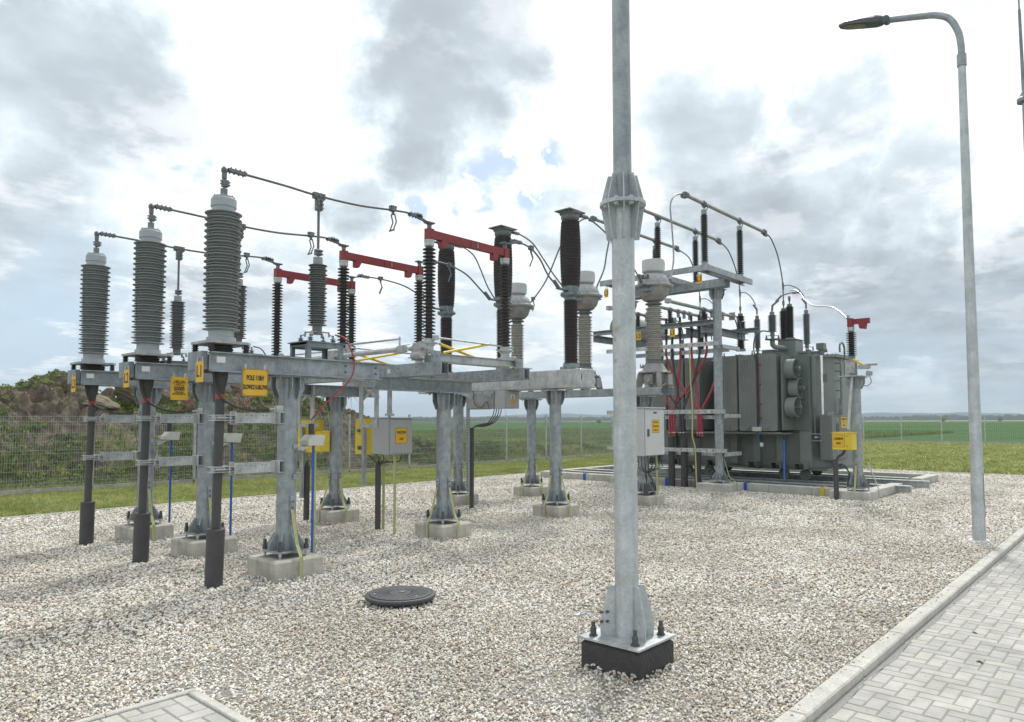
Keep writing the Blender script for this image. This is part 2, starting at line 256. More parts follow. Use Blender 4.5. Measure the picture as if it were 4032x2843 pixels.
# ------------------------------------------------------------------ mesh helpers
class MB:
    def __init__(s): s.v = []; s.f = []; s.sm = []; s.uv = {}
    def add(s, vs, fs, sm=False):
        b = len(s.v); s.v += [tuple(q) for q in vs]
        for f in fs: s.f.append(tuple(b+i for i in f)); s.sm.append(sm)
        return s
    def box(s, x0, y0, z0, x1, y1, z1):
        x0, x1 = sorted((x0, x1)); y0, y1 = sorted((y0, y1)); z0, z1 = sorted((z0, z1))
        vs = [(x0,y0,z0),(x1,y0,z0),(x1,y1,z0),(x0,y1,z0),(x0,y0,z1),(x1,y0,z1),(x1,y1,z1),(x0,y1,z1)]
        return s.add(vs, [(0,3,2,1),(4,5,6,7),(0,1,5,4),(1,2,6,5),(2,3,7,6),(3,0,4,7)])
    def cbox(s, x, y, z, dx, dy, dz): return s.box(x-dx/2, y-dy/2, z-dz/2, x+dx/2, y+dy/2, z+dz/2)
    def bbox(s, x0, y0, z0, x1, y1, z1, b=0.01):          # box with chamfered vertical and top edges
        x0, x1 = sorted((x0, x1)); y0, y1 = sorted((y0, y1)); z0, z1 = sorted((z0, z1))
        def ring(d, z): return [(x0+d+b,y0+d,z),(x1-d-b,y0+d,z),(x1-d,y0+d+b,z),(x1-d,y1-d-b,z),(x1-d-b,y1-d,z),(x0+d+b,y1-d,z),(x0+d,y1-d-b,z),(x0+d,y0+d+b,z)]
        vs = ring(b, z0)+ring(0, z0+b)+ring(0, z1-b)+ring(b, z1)
        fs = [tuple(reversed(range(8))), tuple(range(24, 32))]
        for k in range(3):
            for i in range(8): fs.append((k*8+i, k*8+(i+1) % 8, (k+1)*8+(i+1) % 8, (k+1)*8+i))
        return s.add(vs, fs)
    def bar(s, p0, p1, w, h, upv=(0, 0, 1)):               # rectangular bar between two points
        p0, p1 = Vector(p0), Vector(p1); d = (p1-p0).normalized(); a = d.cross(Vector(upv))
        if a.length < 1e-4: a = d.cross(Vector((1, 0, 0)))
        a.normalize(); b = a.cross(d); a *= w/2; b *= h/2
        vs = [p0-a-b, p0+a-b, p0+a+b, p0-a+b, p1-a-b, p1+a-b, p1+a+b, p1-a+b]
        return s.add(vs, [(0,3,2,1),(4,5,6,7),(0,1,5,4),(1,2,6,5),(2,3,7,6),(3,0,4,7)])
    def cyl(s, p0, p1, r0, r1=None, n=20, cap=True):
        r1 = r0 if r1 is None else r1; p0, p1 = Vector(p0), Vector(p1); d = (p1-p0).normalized()
        a = d.cross(Vector((0, 0, 1)));  a = Vector((1, 0, 0)) if a.length < 1e-3 else a.normalized(); b = d.cross(a)
        vs = []
        for (p, r) in ((p0, r0), (p1, r1)):
            for i in range(n): t = 2*PI*i/n; vs.append(p+a*(r*math.cos(t))+b*(r*math.sin(t)))
        s.add(vs, [(i, (i+1) % n, n+(i+1) % n, n+i) for i in range(n)], True)
        if cap: s.add(vs, [tuple(reversed(range(n))), tuple(range(n, 2*n))])
        return s
    def tube(s, pts, r, n=8, smooth=5):
        P = [Vector(p) for p in pts]
        if smooth and len(P) > 2:
            Q = []
            E_ = [P[0]*2-P[1]]+P+[P[-1]*2-P[-2]]
            for i in range(1, len(E_)-2):
                for k in range(smooth):
                    t = k/smooth; a, b, c, d = E_[i-1:i+3]
                    Q.append(0.5*((2*b)+(c-a)*t+(2*a-5*b+4*c-d)*t*t+(3*b-a-3*c+d)*t**3))
            P = Q+[P[-1]]
        vs = []; ref = Vector((0.13, 0.21, 0.97))
        for i, p in enumerate(P):
            d = (P[min(i+1, len(P)-1)]-P[max(i-1, 0)]).normalized()
            a = d.cross(ref)
            if a.length < 0.05: a = d.cross(Vector((1, 0, 0)))
            a.normalize(); b = d.cross(a); ref = b.cross(d) if False else ref
            for k in range(n): t = 2*PI*k/n; vs.append(p+a*(r*math.cos(t))+b*(r*math.sin(t)))
        fs = []
        for i in range(len(P)-1):
            for k in range(n): fs.append((i*n+k, i*n+(k+1) % n, (i+1)*n+(k+1) % n, (i+1)*n+k))
        s.add(vs, fs, True)
        s.add(vs[:n], [tuple(range(n))]); s.add(vs[-n:], [tuple(range(n))]); return s
    def lathe(s, cx, cy, prof, n=32, cap=True):
        out = []
        for i, (r, z) in enumerate(prof):                  # each segment has its own rings: sharp edges stay sharp
            if i == len(prof)-1: break
            r2, z2 = prof[i+1]; vs = []
            for (rr, zz) in ((r, z), (r2, z2)):
                for k in range(n): t = 2*PI*k/n; vs.append((cx+rr*math.cos(t), cy+rr*math.sin(t), zz))
            s.add(vs, [(k, (k+1) % n, n+(k+1) % n, n+k) for k in range(n)], True)
            if cap and i == 0: s.add(vs[:n], [tuple(reversed(range(n)))])
            if cap and i == len(prof)-2: s.add(vs[n:], [tuple(range(n))])
        return s
    def prism(s, poly, axis, a, b):                        # polygon (2D) extruded along an axis
        n = len(poly)
        def P(q, t):
            return {'x': (t, q[0], q[1]), 'y': (q[0], t, q[1]), 'z': (q[0], q[1], t)}[axis]
        vs = [P(q, a) for q in poly]+[P(q, b) for q in poly]
        fs = [(i, (i+1) % n, n+(i+1) % n, n+i) for i in range(n)]+[tuple(reversed(range(n))), tuple(range(n, 2*n))]
        return s.add(vs, fs)
    def fin(s, c, ang, prof, t):                           # vertical plate: prof in (radial, z), thickness t
        d = Vector((math.cos(ang), math.sin(ang), 0)); q = Vector((-d.y, d.x, 0))*(t/2); c = Vector(c)
        n = len(prof); vs = [c+d*r+Vector((0, 0, z))-q for r, z in prof]+[c+d*r+Vector((0, 0, z))+q for r, z in prof]
        return s.add(vs, [(i, (i+1) % n, n+(i+1) % n, n+i) for i in range(n)]+[tuple(reversed(range(n))), tuple(range(n, 2*n))])
    def strip(s, pts, w, side, t=0.004):                   # flat strap along points, UV x across
        side = Vector(side).normalized()*w/2; P = [Vector(p) for p in pts]
        for i in range(len(P)-1):
            a, b = P[i], P[i+1]; nrm = (b-a).cross(side).normalized()*t
            i0 = len(s.f)
            s.add([a-side, a+side, b+side, b-side, a-side-nrm, a+side-nrm, b+side-nrm, b-side-nrm],
                  [(0,1,2,3),(7,6,5,4),(0,4,5,1),(1,5,6,2),(2,6,7,3),(3,7,4,0)])
            s.uv[i0] = [(0,0),(1,0),(1,1),(0,1)]; s.uv[i0+1] = [(0,1),(1,1),(1,0),(0,0)]
        return s
    def ibeam(s, ax, a, b, c, z0, z1, w, t=0.009, tf=0.012, kind='I', side=1):   # along x (c = y) or y (c = x)
        def B(u0, w0, z0_, u1, w1, z1_):
            if ax == 'x': s.box(u0, w0, z0_, u1, w1, z1_)
            else: s.box(w0, u0, z0_, w1, u1, z1_)
        if kind == 'I':
            B(a, c-w/2, z0, b, c+w/2, z0+tf); B(a, c-w/2, z1-tf, b, c+w/2, z1); B(a, c-t/2, z0+tf, b, c+t/2, z1-tf)
        else:
            B(a, c-w/2, z0, b, c+w/2, z0+tf); B(a, c-w/2, z1-tf, b, c+w/2, z1)
            q = c+side*(w/2-t) ; B(a, min(q, q+side*t), z0+tf, b, max(q, q+side*t), z1-tf)
        return s
    def mesh(s, name, off=None):
        me = bpy.data.meshes.new(name)
        V_ = s.v if off is None else [(x-off[0], y-off[1], z-off[2]) for x, y, z in s.v]
        me.from_pydata(V_, [], s.f); me.polygons.foreach_set('use_smooth', s.sm)
        if s.uv:
            uvl = me.uv_layers.new(name='UVMap')
            for fi, uvs in s.uv.items():
                p = me.polygons[fi]
                for k, li in enumerate(p.loop_indices): uvl.data[li].uv = uvs[k]
        me.update(); return me
LBL = set()
def thing(name, label, cat, loc=(0, 0, 0), group=None, kind=None):
    o = bpy.data.objects.new(name, None); SC.collection.objects.link(o); o.location = loc; o.empty_display_size = 0.1
    o['label'] = label; o['category'] = cat
    if group: o['group'] = group
    return o
def part(name, mb, m, par, world=True, label=None):
    off = None
    if world and par is not None:
        off = Vector(par.location) if par.parent is None else Vector(par.parent.location)
    me = mb.mesh(name, off); me.materials.append(M[m])
    o = bpy.data.objects.new(name, me); SC.collection.objects.link(o); o.parent = par
    if label: o['label'] = label
    return o
def solo(name, mb, m, label, cat, group=None):
    me = mb.mesh(name); me.materials.append(M[m]); o = bpy.data.objects.new(name, me); SC.collection.objects.link(o)
    o['label'] = label; o['category'] = cat
    if group: o['group'] = group
    return o
def struct(name, mb, m, kind='structure'):
    me = mb.mesh(name); me.materials.append(M[m]); o = bpy.data.objects.new(name, me); SC.collection.objects.link(o); o['kind'] = kind; return o
def dup(root, loc, label):
    r = root.copy(); SC.collection.objects.link(r); r.location = loc; r['label'] = label
    for ch in list(root.children):
        c = ch.copy(); SC.collection.objects.link(c); c.parent = r
        for g in ch.children:
            d = g.copy(); SC.collection.objects.link(d); d.parent = c
    return r
def letters(par, text, size, origin, facing, sx=0.62, m='ink', name='lettering', rot=0.0, bold=0.0):
    """flat lettering centred at origin, on a vertical face looking towards 'facing' ('-y' or '-x')"""
    cu = bpy.data.curves.new('txt', 'FONT'); cu.body = text; cu.size = size; cu.align_x = 'CENTER'; cu.align_y = 'CENTER'; cu.extrude = 0.0008; cu.offset = bold
    ob = bpy.data.objects.new('txt', cu); SC.collection.objects.link(ob)
    bpy.context.view_layer.update()
    me = bpy.data.meshes.new_from_object(ob.evaluated_get(bpy.context.evaluated_depsgraph_get()))
    bpy.data.objects.remove(ob); bpy.data.curves.remove(cu)
    off = Vector(par.location) if par.parent is None else Vector(par.parent.location)
    R = Matrix.Rotation(rot, 3, 'Z')
    for v in me.vertices:
        q = R @ Vector((v.co.x*sx, v.co.y, 0)); h = v.co.z+0.001
        if facing == '-y': p = Vector((q.x, -h, q.y))
        else: p = Vector((-h, -q.x, q.y))
        v.co = Vector(origin)+p-off
    me.materials.clear(); me.materials.append(M[m]); me.name = name
    o = bpy.data.objects.new(name, me); SC.collection.objects.link(o); o.parent = par; return o
def sheds(z0, z1, rc, rb, rs, n, lip=0.10):
    """profile of an insulator core with n alternating sheds (rs == rb: all equal)"""
    pr = [(rc, z0)]; st = (z1-z0)/n
    for i in range(n):
        z = z0+st*(i+0.35); r = rb if i % 2 == 0 else rs
        pr += [(rc, z-0.12*st), (r, z-0.05*st), (r, z+0.08*st), (rc, z+0.50*st)]
    pr.append((rc, z1)); return pr
# ================================================================== SETTING
def grid_sheet(name, x0, x1, y0, y1, z, m):
    b = MB(); b.add([(x0,y0,z),(x1,y0,z),(x1,y1,z),(x0,y1,z)], [(0,1,2,3)]); return struct(name, b, m)
grid_sheet('ground', -9000, 9000, -9000, 9000, -0.06, 'farland')
field = MB(); field.add([(-60,20.2,-0.03),(1100,20.2,-0.03),(1100,1100,-0.03),(-60,1100,-0.03)], [(0,1,2,3)])
field.add([(57,-500,-0.028),(900,-500,-0.028),(900,20.1,-0.028),(57,20.1,-0.028)], [(0,1,2,3)]); struct('field', field, 'field')
rp = MB(); rp.add([(900,-500,0.1),(1500,-500,0.1),(1500,900,0.1),(900,900,0.1)], [(0,1,2,3)]); struct('pale_field', rp, 'rape')
gs = MB()
gs.add([(-6,1.66,0),(26.4,1.66,0),(26.4,4.6,0),(16.4,4.6,0),(16.4,15.0,0),(-6,15.0,0)], [(0,1,2,3),(0,3,4,5)])
gs.add([(22.8,4.6,0),(26.4,4.6,0),(26.4,15,0),(22.8,15,0)], [(0,1,2,3)]); gs.add([(16.4,13.9,0),(22.8,13.9,0),(22.8,15,0),(16.4,15,0)], [(0,1,2,3)])
struct('gravel_ground', gs, 'gsheet')
lw = MB(); lw.add([(-8,15.06,0.0),(26.46,15.06,0.0),(26.46,-14,0.0),(57,-14,0.05),(57,19.6,0.05),(-8,19.6,0.0)], [(0,1,5),(1,4,5),(1,2,3,4)]); struct('lawn_ground', lw, 'turf')
# kerbs
kb = MB()
x = -1.0
while x < 40:
    d_ = random.uniform(-0.002, 0.002); kb.bbox(x+0.004, 1.545+d_, -0.12, x+1.036, 1.665+d_, 0.03+d_, 0.010); x += 1.04
struct('kerb', kb, 'concl')
kb = MB(); x = -6.0
while x < 26.3:
    kb.bbox(x+0.002, 15.0, -0.1, min(x+0.998, 26.4), 15.055, 0.035, 0.006); x += 1.0
y = 15.0
while y > 1.8:
    kb.bbox(26.4, y-0.998, -0.1, 26.455, y, 0.035, 0.006); y -= 1.0
struct('lawn_edging', kb, 'concl')
# paving stones laid in herringbone
def herring(x0, x1, y0, y1, z, ang=0):
    b = MB(); L_, W_, g = 0.20, 0.10, 0.0035
    n = int((x1-x0)/W_)+4; m_ = int((y1-y0)/W_)+4
    for i in range(-2, n):
        for j in range(-2, m_):
            k = (i-j) % 4
            if k == 0: a = (i*W_, j*W_, (i+2)*W_, (j+1)*W_)
            elif k == 3: a = (i*W_, j*W_, (i+1)*W_, (j+2)*W_)
            else: continue
            X0, Y0, X1, Y1 = a; X0 = max(X0+x0, x0)+g; Y0 = max(Y0+y0, y0)+g; X1 = min(X1+x0, x1)-g; Y1 = min(Y1+y0, y1)-g
            if X1-X0 < 0.02 or Y1-Y0 < 0.02: continue
            d = random.uniform(-0.0012, 0.0012); c = 0.005; zt = z+d
            vs = [(X0,Y0,z-0.03),(X1,Y0,z-0.03),(X1,Y1,z-0.03),(X0,Y1,z-0.03),(X0,Y0,zt-c),(X1,Y0,zt-c),(X1,Y1,zt-c),(X0,Y1,zt-c),(X0+c,Y0+c,zt),(X1-c,Y0+c,zt),(X1-c,Y1-c,zt),(X0+c,Y1-c,zt)]
            b.add(vs, [(0,1,5,4),(1,2,6,5),(2,3,7,6),(3,0,4,7),(4,5,9,8),(5,6,10,9),(6,7,11,10),(7,4,8,11),(8,9,10,11)])
    return b
struct('pavement', herring(1.0, 22.0, -4.0, 1.54, -0.03), 'paver')
j_ = MB(); j_.add([(-6,-6,-0.035),(40,-6,-0.035),(40,1.55,-0.035),(-6,1.55,-0.035)], [(0,1,2,3)]); struct('pavement_bed', j_, 'joint')
struct('path', herring(-0.5, 1.99, 2.6, 4.50, 0.024), 'paver')
j_ = MB(); j_.add([(-0.5,2.6,0.018),(2.03,2.6,0.018),(2.03,4.54,0.018),(-0.5,4.54,0.018)], [(0,1,2,3)]); struct('path_bed', j_, 'joint')
kb = MB()
for a, b_ in ((-0.46,0.536),(0.54,1.536),(1.54,2.06)): kb.bbox(a, 4.505, -0.05, b_, 4.555, 0.034, 0.006)
for a, b_ in ((2.6,3.496),(3.5,4.50)): kb.bbox(2.0, a, -0.05, 2.06, b_, 0.034, 0.006)
struct('path_edging', kb, 'concl')
sw = MB()
for k in range(60): x0 = 1.5+k*0.33; sw.add([(x0,1.543,-0.0285),(x0+0.33,1.543,-0.0285),(x0+0.33,1.50-0.02*math.sin(k*1.7),-0.0285),(x0,1.50-0.02*math.sin((k-1)*1.7),-0.0285)], [(0,3,2,1)])
struct('swept_sand', sw, 'joint')

# ------------------------------------------------------------------ scattered stones and grass (stuff)
def scatter(name, P, smin, smax, src, flat=1.0, tilt=1.0):
    me = bpy.data.meshes.new(name); me.vertices.add(len(P)); me.vertices.foreach_set('co', np.asarray(P, dtype=np.float32).ravel()); me.update()
    o = bpy.data.objects.new(name, me); SC.collection.objects.link(o); o['kind'] = 'stuff'
    g = bpy.data.node_groups.new(name, 'GeometryNodeTree')
    g.interface.new_socket('Geometry', in_out='INPUT', socket_type='NodeSocketGeometry'); g.interface.new_socket('Geometry', in_out='OUTPUT', socket_type='NodeSocketGeometry')
    a = g.nodes.new('NodeGroupInput'); z = g.nodes.new('NodeGroupOutput'); ip = g.nodes.new('GeometryNodeInstanceOnPoints')
    oi = g.nodes.new('GeometryNodeObjectInfo'); oi.inputs['Object'].default_value = src; oi.transform_space = 'ORIGINAL'; 
    mp = g.nodes.new('GeometryNodeMeshToPoints')
    rv = g.nodes.new('FunctionNodeRandomValue'); rv.data_type = 'FLOAT_VECTOR'; rv.inputs[0].default_value = (-0.5*tilt, -0.5*tilt, 0); rv.inputs[1].default_value = (0.5*tilt, 0.5*tilt, 6.283)
    sv = g.nodes.new('FunctionNodeRandomValue'); sv.data_type = 'FLOAT_VECTOR'; sv.inputs[0].default_value = (smin, smin, smin*flat); sv.inputs[1].default_value = (smax, smax, smax*flat); sv.inputs['Seed'].default_value = 3
    L = g.links.new
    L(a.outputs[0], mp.inputs['Mesh']); L(mp.outputs[0], ip.inputs['Points']); L(oi.outputs['Geometry'], ip.inputs['Instance'])
    L(rv.outputs[0], ip.inputs['Rotation']); L(sv.outputs[0], ip.inputs['Scale']); L(ip.outputs[0], z.inputs[0])
    md = o.modifiers.new('scatter', 'NODES'); md.node_group = g; return o
def stone_src():
    b = MB(); R = random.Random(3)
    ico = [(0,0,1)]+[(0.894*math.cos(2*PI*k/5), 0.894*math.sin(2*PI*k/5), 0.447) for k in range(5)]+[(0.894*math.cos(2*PI*(k+.5)/5), 0.894*math.sin(2*PI*(k+.5)/5), -0.447) for k in range(5)]+[(0,0,-1)]
    fs = [(0,1+k,1+(k+1)%5) for k in range(5)]+[(1+k,6+k,1+(k+1)%5) for k in range(5)]+[(1+(k+1)%5,6+k,6+(k+1)%5) for k in range(5)]+[(11,6+(k+1)%5,6+k) for k in range(5)]
    b.add([(x*R.uniform(0.8,1.2), y*R.uniform(0.65,1.0), z*R.uniform(0.6,0.85)) for x, y, z in ico], fs)
    me = b.mesh('gravel_stone'); me.materials.append(M['stone']); return bpy.data.objects.new('gravel_stone', me)
STONE = stone_src()
def blade_src(m, n, h, w, spread, lean, seed=1, leaf=False):
    b = MB(); R = random.Random(seed)
    for i in range(n):
        a = R.uniform(0, 2*PI); c = (R.uniform(-spread, spread), R.uniform(-spread, spread)); d = (math.cos(a), math.sin(a)); q = (-d[1]*w, d[0]*w)
        hh = h*R.uniform(0.6, 1.2); le = lean*R.uniform(0.3, 1.0)*hh
        p0 = (c[0], c[1], 0); p1 = (c[0]+d[0]*le*0.4, c[1]+d[1]*le*0.4, hh*0.6); p2 = (c[0]+d[0]*le, c[1]+d[1]*le, hh*(0.75 if leaf else 1))
        if leaf: b.add([p0, (p1[0]-q[0], p1[1]-q[1], p1[2]), p2, (p1[0]+q[0], p1[1]+q[1], p1[2])], [(0,1,2,3)])
        else: b.add([(p0[0]-q[0],p0[1]-q[1],0), (p0[0]+q[0],p0[1]+q[1],0), (p1[0]+q[0]*.7,p1[1]+q[1]*.7,p1[2]), (p1[0]-q[0]*.7,p1[1]-q[1]*.7,p1[2]), p2], [(0,1,2,3),(3,2,4)])
    me = b.mesh(m); me.materials.append(M[m]); return bpy.data.objects.new(m, me)
def infov(P, marg=8):
    a = np.degrees(np.arctan2(P[:, 1], P[:, 0])); return (a > 42.1-36-marg) & (a < 42.1+36+marg)
def ring_pts(x0, x1, y0, y1, dens, r0, r1):
    n = int((x1-x0)*(y1-y0)*dens); P = np.stack([rng.uniform(x0, x1, n), rng.uniform(y0, y1, n)], 1); r = np.hypot(P[:, 0], P[:, 1])
    return P[(r >= r0) & (r < r1) & infov(P)]
FOOT = []      # (x0,y0,x1,y1) kept free of stones
def keep(P):
    k = np.ones(len(P), bool)
    for x0, y0, x1, y1 in FOOT: k &= ~((P[:, 0] > x0) & (P[:, 0] < x1) & (P[:, 1] > y0) & (P[:, 1] < y1))
    return P[k]
def place_stuff():
    st = STONE
    for nm, r0, r1, dens, s0, s1 in (('gravel', 1.2, 6.5, 3800, 0.0052, 0.0146), ('gravel', 6.5, 13, 2050, 0.0074, 0.0195), ('gravel', 13, 31, 900, 0.0110, 0.027)):
        P = ring_pts(0, 26.4, 1.672, 14.99, dens, r0, r1)
        P = P[~((P[:, 0] > 16.4) & (P[:, 0] < 22.9) & (P[:, 1] > 4.5) & (P[:, 1] < 14.0))]
        P = keep(P[~((P[:, 0] < 2.07) & (P[:, 1] < 4.57))]); z = rng.uniform(-0.004, 0.022, len(P)) + 0.012*np.sin(P[:, 0]*2.1)*np.sin(P[:, 1]*1.7)
        scatter(nm, np.c_[P, z], s0, s1, st, 0.68, 1.5)
    B = []
    for x0, y0, x1, y1 in FOOT:      # stones banked up against every footing
        n = int(((x1-x0)+(y1-y0))*150); q = rng.uniform(0, 1, n); sd = rng.integers(0, 4, n); o = rng.random(n)**2*0.09+0.004
        X = np.where(sd == 0, x0-o, np.where(sd == 1, x1+o, x0+(x1-x0)*q)); Y = np.where(sd == 2, y0-o, np.where(sd == 3, y1+o, y0+(y1-y0)*q)); B.append(np.c_[X, Y, rng.uniform(0.0, 1.0, n)*(0.045-o*0.35)])
    scatter('gravel', np.concatenate(B), 0.008, 0.019, st, 0.8, 1.6)
    bl = blade_src('blade', 9, 0.07, 0.0035, 0.03, 0.9)
    P = ring_pts(-4, 30, 15.07, 19.45, 330, 10, 40); P2 = ring_pts(26.5, 56, -2, 19.4, 75, 20, 62)
    P2 = P2[~((P2[:, 0] < 30) & (P2[:, 1] > 15.07))]
    scatter('grass', np.c_[P, np.zeros(len(P))], 0.7, 1.5, bl, 1, 0.4)
    bl2 = blade_src('blade', 9, 0.075, 0.008, 0.07, 0.9, 5); scatter('grass', np.c_[P2, (P2[:, 0]-26.5)/30*0.05], 0.8, 1.7, bl2, 1, 0.4)

# ================================================================== COLUMNS
def head(b, x, y, z, dx=0.36, dy=0.30):
    p = MB(); p.cbox(x, y, z-0.008, dx, dy, 0.016)
    return p
def make_column(x, y, ztop, label, straps=('r',), foot=0.30, fh=0.22, r=0.106, group='steel support columns of the switchgear', footing=True, hz=0.175, conc='conc'):
    t = thing('steel_column', label, 'column', (x, y, 0), group=group)
    if footing:
        f = MB(); f.bbox(x-foot, y-foot, -0.1, x+foot, y+foot, fh, 0.02); part('footing', f, conc, t); FOOT.append((x-foot, y-foot, x+foot, y+foot))
    p = MB(); p.cyl((x, y, fh+0.075), (x, y, ztop-0.015), r, n=32); part('pole', p, 'galv', t)
    p = MB(); o = 0.205; c = 0.06; zb = fh+0.058
    p.prism([(x-o+c,y-o),(x+o-c,y-o),(x+o,y-o+c),(x+o,y+o-c),(x+o-c,y+o),(x-o+c,y+o),(x-o,y+o-c),(x-o,y-o+c)], 'z', zb, zb+0.018); part('base_plate', p, 'galv', t)
    g = MB()
    for k in range(8): g.fin((x, y, zb+0.018), k*PI/4+PI/8*0, [(r*0.9, 0), (0.212, 0), (0.205, 0.055), (r+0.022, hz), (r*0.9, hz)], 0.010)
    part('gusset', g, 'galv', t)
    for sx in (-1, 1):
        for sy in (-1, 1):
            q = MB(); X, Y = x+sx*0.16, y+sy*0.16
            q.cyl((X, Y, fh), (X, Y, zb+0.05), 0.012, n=10); q.cyl((X, Y, fh+0.028), (X, Y, zb), 0.021, n=6)
            a = part('anchor_bolt', q, 'alu', t); q = MB(); q.cyl((X, Y, zb+0.018), (X, Y, zb+0.065), 0.026, n=12); q.cyl((X, Y, zb+0.065), (X, Y, zb+0.12), 0.019, n=12); q.cyl((X, Y, zb+0.12), (X, Y, zb+0.128), 0.012, n=12); part('bolt_cap', q, 'bolt', a)
    h = MB(); h.cbox(x, y, ztop-0.008, 0.40, 0.34, 0.016)
    for a in (0, PI/2, PI, 3*PI/2):
        for s_ in (-1, 1):
            d = 0.05*s_; cx_, cy_ = x-math.sin(a)*d, y+math.cos(a)*d
            h.fin((cx_, cy_, ztop-0.016), a, [(r*0.85, 0), (r*0.85, -0.24), (r+0.015, -0.24), (0.175, -0.12), (0.175, 0)], 0.009)
    for sx in (-1, 1):
        for sy in (-1, 1): h.cyl((x+sx*0.17, y+sy*0.12, ztop-0.045), (x+sx*0.17, y+sy*0.12, ztop+0.02), 0.011, n=6)
    part('head_plate', h, 'galv', t)
    for s_ in straps:
        dr = Vector((0.02, -1, 0)).normalized() if s_ == 'r' else (Vector((-1, 0.02, 0)).normalized() if s_ == 'l' else Vector((-1, -0.04, 0)).normalized())
        side = Vector((-dr.y, dr.x, 0)); B = Vector((x, y, 0))
        q = MB(); a = B+dr*(r+0.012); q.bar(a+Vector((0, 0, 0.70)), a+Vector((0, 0, 0.88)), 0.045, 0.012, dr); q.bar(B+dr*r+Vector((0,0,0.85)), B+dr*(r+0.03)+Vector((0,0,0.85)), 0.06, 0.05)
        lg = part('earthing_lug', q, 'galv', t)
        for zz in (0.75, 0.82): q = MB(); q.cyl(a+Vector((0,0,zz)), a+dr*0.016+Vector((0,0,zz)), 0.011, n=6); part('bolt', q, 'bolt', lg)
        q = MB(); e = B+dr*(foot*1.18 if abs(dr.x) > 0.3 else foot+0.02); 
        ex = min(max(e.x, x-foot-0.012), x+foot+0.012); ey = min(max(e.y, y-foot-0.012), y+foot+0.012)
        q.strip([B+dr*(r+0.022)+Vector((0,0,0.73)), B+dr*(0.235)+Vector((0,0,0.36)), Vector((ex,ey,fh+0.015)), Vector((ex,ey,0.0))], 0.040, side)
        part('earthing_strap', q, 'strap', t)
    return t
COLS = [
 (4.25,7.22,2.20,'front steel column under the POLE 110kV GŁOWICE KABLOWE sign',('r',)),
 (4.22,9.13,2.20,'steel column behind the L1 cable under the S5005 sign beam',('r',)),
 (4.18,10.95,2.20,'steel column behind the L2 cable, leftmost of the front row',('r',)),
 (7.15,7.82,2.12,'steel column right of the grey cabinet marked 110 kV disconnector',('r','l')),
 (7.05,10.42,2.12,'steel column left of the yellow drive box, standing in front of the lawn',('r','l')),
 (10.0,8.0,2.24,'steel column under the near end of the wide box beam',('r','l')),
 (10.15,10.66,2.24,'steel column beside the slotted rail and the black riser pipe',('r','l')),
 (12.40,10.62,2.19,'farthest slender steel column standing left of the pit wall',('r','l')),
 (12.48,7.72,2.19,'steel column half hidden behind the tall foreground mast',()),
]
for x, y, z, l, s in COLS: make_column(x, y, z, l, s)

def frame(name, label, cat, loc=(0,0,0), group=None): return thing(name, label, cat, loc, group)
# phase beams of the cable terminations and arresters
V3 = (7.2, 9.1, 11.0); LN = ('L1', 'L2', 'L3')
for k, v in enumerate(V3):
    t = thing('support_frame', ('nearest','middle','farthest')[k]+' twin beam carrying the '+LN[k]+' cable termination and its surge arrester', 'support frame', (4.4, v, 2.2), 'twin beams of the cable terminations')
    for sd in (-1, 1):
        b = MB(); b.ibeam('x', 3.27, 5.38, v+sd*0.17, 2.20, 2.40, 0.07, kind='C', side=-sd); part('beam', b, 'galv', t)
    b = MB(); b.box(3.205, v-0.13, 2.22, 3.262, v+0.19, 2.405); part('end_plate', b, 'galvd', t)
    for X in (4.05, 4.45, 5.0): b = MB(); b.box(X, v-0.135, 2.23, X+0.05, v+0.135, 2.37); part('cross_member', b, 'galv', t)
    for X in (4.85, 5.28):
        for Z in (2.265, 2.335): b = MB(); b.cyl((X, v-0.222, Z), (X, v-0.205, Z), 0.012, n=6); part('bolt', b, 'bolt', t)
    b = MB(); b.box(3.32, v-0.2085, 2.29, 3.41, v-0.2055, 2.35); part('sticker', b, 'white', t)
